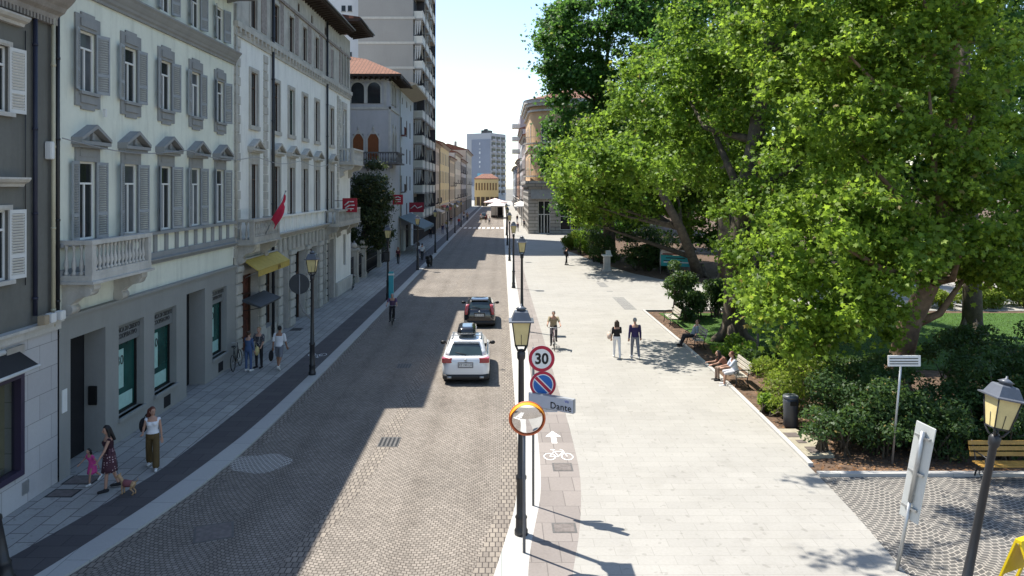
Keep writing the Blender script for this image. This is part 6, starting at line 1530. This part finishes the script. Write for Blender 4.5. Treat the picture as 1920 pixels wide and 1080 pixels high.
    for sh, eb, wr, fd, s in Aj:
        capsule(b, sh, eb, .05 * g, .04 * g); capsule(b, eb, wr, .041 * g, .027 * g)
        sx = fd.cross(fw); sx = (sx if sx.length > .1 else up.cross(fd)).normalized()      # across the palm
        nrm = sx.cross(fd).normalized(); a = wr + fd * .02
        for u in (-.024, 0, .024): capsule(b, a + sx * u, a + fd * .075 + sx * u, .017, .015)
        for j, l in enumerate((.062, .072, .067, .05)):                                       # fingers, slightly curled
            u = -.03 + j * .02; p0 = a + fd * .085 + sx * u; p1 = p0 + (fd * .8 + nrm * .45).normalized() * l * .55; p2 = p1 + (fd * .3 + nrm * .9).normalized() * l * .5
            capsule(b, p0, p1, .0115, .0105, 7); capsule(b, p1, p2, .0105, .009, 7)
        t0 = a + fd * .02 + sx * .03; capsule(b, t0, t0 + (fd + sx * .7 + nrm * .3).normalized() * .06, .014, .011, 7)
    def done(b, name, m, v=None, it=2):
        b.v = [(px * k, py * k, pz * k) for px, py, pz in b.v]
        return link(name, remesh(b, v or vox, name, m, it), T)
    done(b, 'body', skin)
    if top:
        b = MB(); lo = .04 if skirt or female else -.06
        torso(b, .014, lo, .46); 
        for (sh, eb, wr, fd, s) in Aj:
            capsule(b, P + up * .4 + rt * s * .1, sh, .075 * g, .056 * g)
            if sleeve > .02:
                if sleeve <= .5: capsule(b, sh, sh.lerp(eb, sleeve * 2), .064 * g, .06 * g)
                else: capsule(b, sh, eb, .064 * g, .053 * g); capsule(b, eb, eb.lerp(wr, (sleeve - .5) * 2), .053 * g, .042 * g)
        if female: [b.ell((P + up * .33 + rt * s * .07 + fw * .095)[:], (.07, .06, .066), 10, 8) for s in (-1, 1)]
        done(b, 'shirt', top)
    if bottom:
        b = MB(); torso(b, .012, -.2, .16); l2 = blen
        for hp, kn, an, ft in J:
            capsule(b, hp, hp.lerp(kn, min(1, l2 * 2)) , .095, .07 * g + wide)
            if l2 > .5: capsule(b, kn, kn.lerp(an, (l2 - .5) * 2 * .97), .068 * g + wide, .052 + wide * 1.5)
        done(b, 'trousers' if blen > .7 else 'shorts', bottom)
    if skirt:
        m, ln = skirt; b = MB(); mid = (J[0][1] + J[1][1]) / 2; dn = (mid - P).normalized()
        b.rings([[(P + dn * t + rt * math.cos(a) * (r * (1 + .06 * math.sin(7 * a + t * 9))) + fw * math.sin(a) * r * .82)[:] for a in (2 * math.pi * i / 30 for i in range(30))] for t, r in ((-.2, .135), (-.1, .16), (0, .19), (ln * .4, .21), (ln * .8, .235), (ln, .25), (ln - .01, .2))])
        b.v = [(px * k, py * k, pz * k) for px, py, pz in b.v]; b.build('skirt', m, T, True)
    if shoes:
        for hp, kn, an, ft in J:
            b = MB(); a = an - Vector((0, 0, .05)); capsule(b, a - ft * .045, a + ft * .165 - Vector((0, 0, .008)), .047, .04); capsule(b, a + Vector((0, 0, .03)), a - ft * .02, .047, .045); done(b, 'shoe', shoes, None, 1)
    if hair:
        b = MB(); b.ell(hv((0, -.014, .025))[:], (.086, .1, .105), 14, 10, HR)
        if style == 'long':
            for u in (-.05, 0, .05): capsule(b, hv((u, -.06, .02)), hv((u * 1.3, -.11, -.3)), .055, .04)
            [capsule(b, hv((s * .07, -.02, .02)), hv((s * .1, .01, -.26)), .035, .03) for s in (-1, 1)]
        elif style == 'bob':
            for u in (-.06, 0, .06): capsule(b, hv((u, -.06, .02)), hv((u * 1.2, -.085, -.15)), .055, .05)
        elif style == 'bun': b.ell(hv((0, -.1, .07))[:], (.05, .05, .05), 10, 8)
        hm = remesh_cut(b, hv, HR, k, vox, style)
        link('hair', hm, T).data.materials.append(HAIR[hair])
    for s in (-1, 1):
        b = MB(); b.ell((hv((s * .03, .083, .008)) * k)[:], (.011 * k, .008 * k, .007 * k), 8, 5); b.build('eye', C['black'], T, True)
    return T
def remesh_cut(b, hv, HR, k, vox, style):
    """hair mass with the face side pared back"""
    inv = HR.transposed(); c = hv((0, 0, 0)); vs = []
    for p in b.v:
        q = inv @ (Vector(p) - c)
        if q.y > .03 and q.z < .06 and abs(q.x) < .1: q.y = .03 + (q.y - .03) * .1
        vs.append(((c + HR @ q) * k)[:])
    b.v = vs; m = remesh(b, max(.01, vox), 'hair', C['black'], 1); m.materials.clear(); return m
def cloth(name, c, var=.1): return mat(name, c, .85, var, 9, .15)
def dotted(name, base, dot, scale):
    t = NT(name); tc = t.new('TexCoord').outputs['Object']; v = t.new('TexVoronoi'); v.inputs['Scale'].default_value = scale; v.inputs['Randomness'].default_value = .3; t.put(tc, v.inputs['Vector'])
    c = t.mix(t.math('LESS_THAN', v.outputs['Distance'], .28), base, dot); t.put(c, t.b.inputs['Base Color']); t.b.inputs['Roughness'].default_value = .85; return t.m
c_black, c_white, c_navy = cloth('black_cloth', (.015, .015, .018)), cloth('white_cloth', (.68, .68, .7), .05), cloth('navy_cloth', (.03, .022, .08))
c_grey, c_denim, c_khaki = cloth('grey_denim', (.16, .17, .2)), cloth('blue_denim', (.06, .1, .2)), cloth('khaki_cloth', (.3, .26, .16))
c_brown, c_olive, c_plum = cloth('brown_cloth', (.1, .065, .025)), cloth('olive_cloth', (.26, .21, .13)), cloth('plum_cloth', (.1, .06, .12))
s_white, s_dark = cloth('white_shoe', (.65, .64, .62)), cloth('dark_shoe', (.02, .02, .022))
dress = dotted('dotted_dress_cloth', (.06, .02, .03), (.5, .35, .36), 16)
person('woman in a dark spotted dress with long black hair, leading a child by the bank', -9.95, 18.95, R(125), 1.66, True, 4, (10, 6, -12, 8), ((24, 12, 10), (-12, 10, 8)), head=(8, -14), top=cloth('dark_bodice', (.035, .012, .02)), sleeve=0, skirt=(dress, .42), shoes=s_dark, hair='black', style='long', vox=.011)
person('small child in a bright pink dress walking beside the woman in the spotted dress', -10.6, 19.35, R(150), .98, True, 14, (24, 20, -22, 25), ((-30, 20, 15), (20, 35, 20)), top=cloth('pink_cloth', (.6, .07, .27)), sleeve=.2, skirt=(cloth('pink_skirt', (.58, .065, .26)), .38), shoes=s_white, hair='black', style='bob', vox=.008)
person('woman in a white sleeveless blouse and wide brown trousers with a shoulder bag', -9.55, 20.45, R(196), 1.7, True, 0, (16, 4, -12, 12), ((-4, 9, 6), (6, 14, 75)), head=(38, -6), top=c_white, sleeve=0, bottom=c_brown, wide=.03, shoes=s_white, hair='auburn', style='bob', vox=.011)
person('person in full denim, back turned, standing in front of the bicycle at the bank', -10.55, 31.15, R(-18), 1.68, True, 2, (0, 0, 2, 4), ((20, 8, 60), (4, 9, 8)), top=c_denim, sleeve=.9, bottom=c_denim, shoes=s_white, hair='brown', style='bun')
person('person in a patterned shirt and black trousers facing the one in denim', -10.3, 31.75, R(165), 1.74, False, 0, (0, 0, 4, 6), ((12, 10, 40), (10, 10, 60)), top=dotted('patterned_shirt', (.05, .05, .06), (.5, .48, .45), 20), sleeve=.4, bottom=c_black, shoes=s_dark, hair='blond')
person('man in a white tee shirt and dark shorts walking away with a round black bag', -9.4, 31.6, R(-6), 1.82, False, 3, (14, 4, -16, 22), ((-6, 10, 6), (8, 10, 12)), top=c_white, sleeve=.42, bottom=c_grey, blen=.48, wide=.015, shoes=s_white, hair='black', skin=SK_T)
person('cyclist in a plum shirt and dark trousers riding along the left kerb', -6.15, 42.2, R(184), 1.72, False, 20, (72, 78, 40, 42), ((52, 14, 18), (52, 14, 18)), top=c_plum, sleeve=.4, bottom=c_black, shoes=s_dark, hair='grey', seat=1.0, z=-.05)
person('cyclist in an olive shirt and dark trousers riding across the piazza', 2.5, 35.82, R(178), 1.76, False, 16, (74, 80, 38, 40), ((50, 15, 18), (50, 15, 18)), top=c_olive, sleeve=.42, bottom=cloth('charcoal_cloth', (.05, .045, .05)), shoes=s_dark, hair='grey', seat=1.0)
person('woman in a black top and white trousers strolling on the piazza', 5.2, 33.6, R(-4), 1.7, True, 2, (12, 4, -10, 12), ((0, 10, 20), (25, 6, 70)), top=c_black, sleeve=.45, bottom=c_white, shoes=s_white, hair='brown', style='bob')
person('man in a navy long sleeved shirt and grey jeans strolling beside her', 6.0, 33.5, R(0), 1.83, False, 2, (14, 4, -12, 14), ((-4, 9, 10), (6, 9, 10)), top=c_navy, sleeve=.98, bottom=c_grey, shoes=s_white, hair='grey')
person('man in a blue grey tee shirt lounging alone on a bench', 9.25, 36.05, R(92), 1.75, False, -22, (82, 55, 88, 70), ((10, 20, 30), (-10, 16, 60)), head=(0, 12), top=cloth('blue_grey_cloth', (.2, .25, .29)), sleeve=.45, bottom=c_black, shoes=s_dark, hair='brown', seat=.53)
person('seated person in pale shirt and light shorts on the near end of the shared bench', 9.1, 29.0, R(88), 1.72, False, 12, (80, 72, 84, 88), ((40, 8, 45), (30, 8, 50)), top=cloth('pale_blue_cloth', (.5, .54, .62), .06), sleeve=.45, bottom=cloth('pale_shorts', (.5, .5, .53)), blen=.5, shoes=s_white, hair='auburn', seat=.53)
person('seated person in a rust brown top bent forward on the shared bench', 9.0, 29.75, R(94), 1.68, True, 34, (84, 86, 80, 78), ((50, 8, 30), (45, 8, 40)), top=cloth('rust_cloth', (.22, .1, .07)), sleeve=.3, bottom=cloth('tan_print', (.3, .22, .17), .4), shoes=s_dark, hair='black', style='long', seat=.53)
person('dark clothed person with a backpack standing at the tip of the park bed', 6.4, 73.3, R(-80), 1.76, False, 2, (6, 2, -6, 8), ((8, 8, 60), (4, 8, 10)), top=c_black, sleeve=.95, bottom=c_black, shoes=s_dark, hair='black', vox=.018)
person('person in a light top beside the third lamp near the grey green awning', -8.9, 80.5, R(10), 1.72, True, 0, (8, 2, -8, 8), top=c_white, sleeve=.4, bottom=c_denim, blen=.5, shoes=s_white, hair='black', style='long', vox=.018)
person('person in a white tee shirt and dark trousers left of the parked scooter', -8.3, 78.2, R(-10), 1.78, False, 2, (10, 2, -10, 8), top=c_white, sleeve=.42, bottom=c_black, shoes=s_dark, hair='black', vox=.018)
person('person in a maroon top walking on the pavement by the garden railing', -10.3, 74.5, R(170), 1.7, True, 0, (10, 2, -10, 8), top=cloth('maroon_cloth', (.1, .02, .03)), sleeve=.4, bottom=c_black, shoes=s_dark, hair='brown', style='bob', vox=.018)
for i, (x, y, t, bt, lab) in enumerate(((-9.6, 122, c_navy, c_denim, 'person in navy walking past the beige town house'), (-9.0, 124, c_white, c_grey, 'person in white and grey walking past the beige town house'), (-10.6, 112, c_black, c_black, 'person in black in front of the high-rise'),
        (-8.7, 172, c_white, c_denim, 'far person in white by the apricot house'), (-8.0, 175, c_plum, c_black, 'far person in plum by the apricot house'), (-7.6, 168, c_khaki, c_grey, 'far person in khaki at the crossing'),
        (-3.3, 158, cloth('maroon_cloth', (0, 0, 0)), c_black, 'far person in maroon in the middle of the street'), (-4.4, 163, c_white, c_khaki, 'far person in white and khaki in the middle of the street'), (4.2, 138, c_grey, c_black, 'person in grey by the right row awnings'), (3.4, 160, c_black, c_denim, 'far person in black and denim on the right pavement'),
        (-9.8, 134, cloth('yellow_shirt', (.5, .4, .08)), c_black, 'person in a yellow top outside the beige town house'), (-8.3, 146, cloth('red_shirt', (.4, .04, .04)), c_denim, 'person in a red top at the kerb by the yellow town house'), (-10.2, 152, c_navy, c_khaki, 'person in navy and khaki under the red shop awning'),
        (-2.4, 150, c_white, c_black, 'far person in white and black crossing the street'), (-9.2, 184, c_olive, c_black, 'far person in olive by the pale cream house'), (2.8, 128, c_plum, c_grey, 'person in plum and grey on the pavement at the peach corner'))):
    person(lab, x, y, R(180 if i % 2 else 0), 1.7 + .02 * (i % 5), i % 3 == 0, 1, (12, 2, -12, 8), top=t, sleeve=.42, bottom=bt, shoes=s_dark, hair=('black', 'brown', 'grey')[i % 3], vox=.028)
for i, (x, y) in enumerate(((-10.4, 88.2), (-10.3, 91.0))):
    T = thing('cafe_table', 'round dark table under the grey green awning, the %s one' % ('nearer', 'farther')[i], 'table', (x, y, 0), 0, 'cafe tables'); b = MB(); b.lathe((x, y, .7), [(.4, 0), (.4, .04)], 16); b.build('tabletop', C['dark'], T); b = MB(); b.tube([(x, y, 0), (x, y, .7)], .04, 8); b.lathe((x, y, 0), [(.25, 0), (.05, .05)], 12); b.build('leg', C['steel'], T)
# things people hold
def bag(name, label, c, r, m, strap=None):
    T = thing(name, label, 'bag', c)
    b = MB(); b.ell(c, r, 14, 9); b.build('body', m, T)
    if strap: b = MB(); b.tube(strap, .012, 5); b.build('strap', m, T)
bag('bag', 'round black bag in the hand of the man in the white tee shirt', (-9.78, 31.72, .52), (.09, .2, .24), c_black, [(-9.7, 31.6, .72), (-9.68, 31.55, .88)])
bag('bag', 'black shoulder bag of the woman in brown trousers', (-9.85, 20.55, 1.14), (.1, .16, .2), c_black, [(-9.85, 20.55, 1.3), (-9.75, 20.5, 1.46), (-9.7, 20.4, 1.4)])
bag('bag', 'beige handbag of the woman in white trousers', (4.85, 33.6, 1.0), (.1, .2, .17), cloth('beige_leather', (.5, .4, .33)), [(4.88, 33.6, 1.14), (4.95, 33.6, 1.3), (5.0, 33.62, 1.36)])
bag('bag', 'yellowish shopping bag held by the chatting pair', (-10.25, 31.3, .82), (.1, .14, .2), cloth('straw_bag', (.45, .38, .18)), [(-10.25, 31.3, 1.0), (-10.3, 31.35, 1.08)])
bag('backpack', 'dark backpack on the person at the tip of the park bed', (6.22, 73.28, 1.25), (.13, .17, .24), c_black)
# ================= dog
T = thing('dog', 'small sandy dog with a maroon coat on a thin lead at the dark cycle band', 'dog', (-9.35, 18.7, 0), R(80))
b = MB(); fur = mat('sandy_fur', (.42, .27, .15), .9, .25, 14, .4)
b.rings([[(rx * math.cos(a), y, z + rz_ * math.sin(a)) for a in (2 * math.pi * i / 14 for i in range(14))] for y, z, rx, rz_ in ((-.2, .27, .03, .03), (-.18, .27, .065, .07), (-.08, .265, .06, .065), (.06, .265, .075, .085), (.14, .28, .07, .08), (.19, .3, .03, .04))])
capsule(b, (0, .15, .31), (0, .22, .4), .05, .045); b.ell((0, .25, .43), (.05, .06, .05), 10, 8); capsule(b, (0, .28, .415), (0, .34, .4), .028, .02)
for s in (-1, 1):
    capsule(b, (s * .045, .13, .23), (s * .045, .14, .13), .032, .02); capsule(b, (s * .045, .14, .13), (s * .045, .13, .03), .019, .016); capsule(b, (s * .045, .13, .02), (s * .045, .16, .015), .018, .015)
    capsule(b, (s * .045, -.14, .24), (s * .05, -.1, .15), .045, .024); capsule(b, (s * .05, -.1, .15), (s * .048, -.18, .09), .022, .016); capsule(b, (s * .048, -.18, .09), (s * .048, -.17, .02), .016, .015); capsule(b, (s * .048, -.17, .018), (s * .048, -.13, .015), .017, .014)
    capsule(b, (s * .035, .24, .47), (s * .05, .235, .51), .018, .008)
capsule(b, (0, -.19, .3), (0, -.27, .36), .018, .012); capsule(b, (0, -.27, .36), (0, -.28, .43), .012, .008)
link('body', remesh(b, .009, 'body', fur), T)
b = MB(); b.rings([[((rx + .01) * math.cos(a), y, z + (rz_ + .01) * math.sin(a)) for a in (2 * math.pi * i / 14 for i in range(14))] for y, z, rx, rz_ in ((-.12, .27, .062, .067), (.06, .265, .075, .085), (.1, .27, .074, .084))]); b.build('coat', cloth('dog_coat', (.2, .07, .08)), T, True)
T = thing('dog_lead', 'thin dark lead from the woman in the spotted dress to the sandy dog', 'lead', (-9.5, 18.7, .4))
b = MB(); b.tube([(-9.56, 18.72, .42), (-9.65, 18.78, .5), (-9.74, 18.95, .75)], .006, 4); b.build('strap', C['black'], T)
# loose ends: every copied or built thing keeps its own mesh name tidy
print('objects', len(COL.objects))
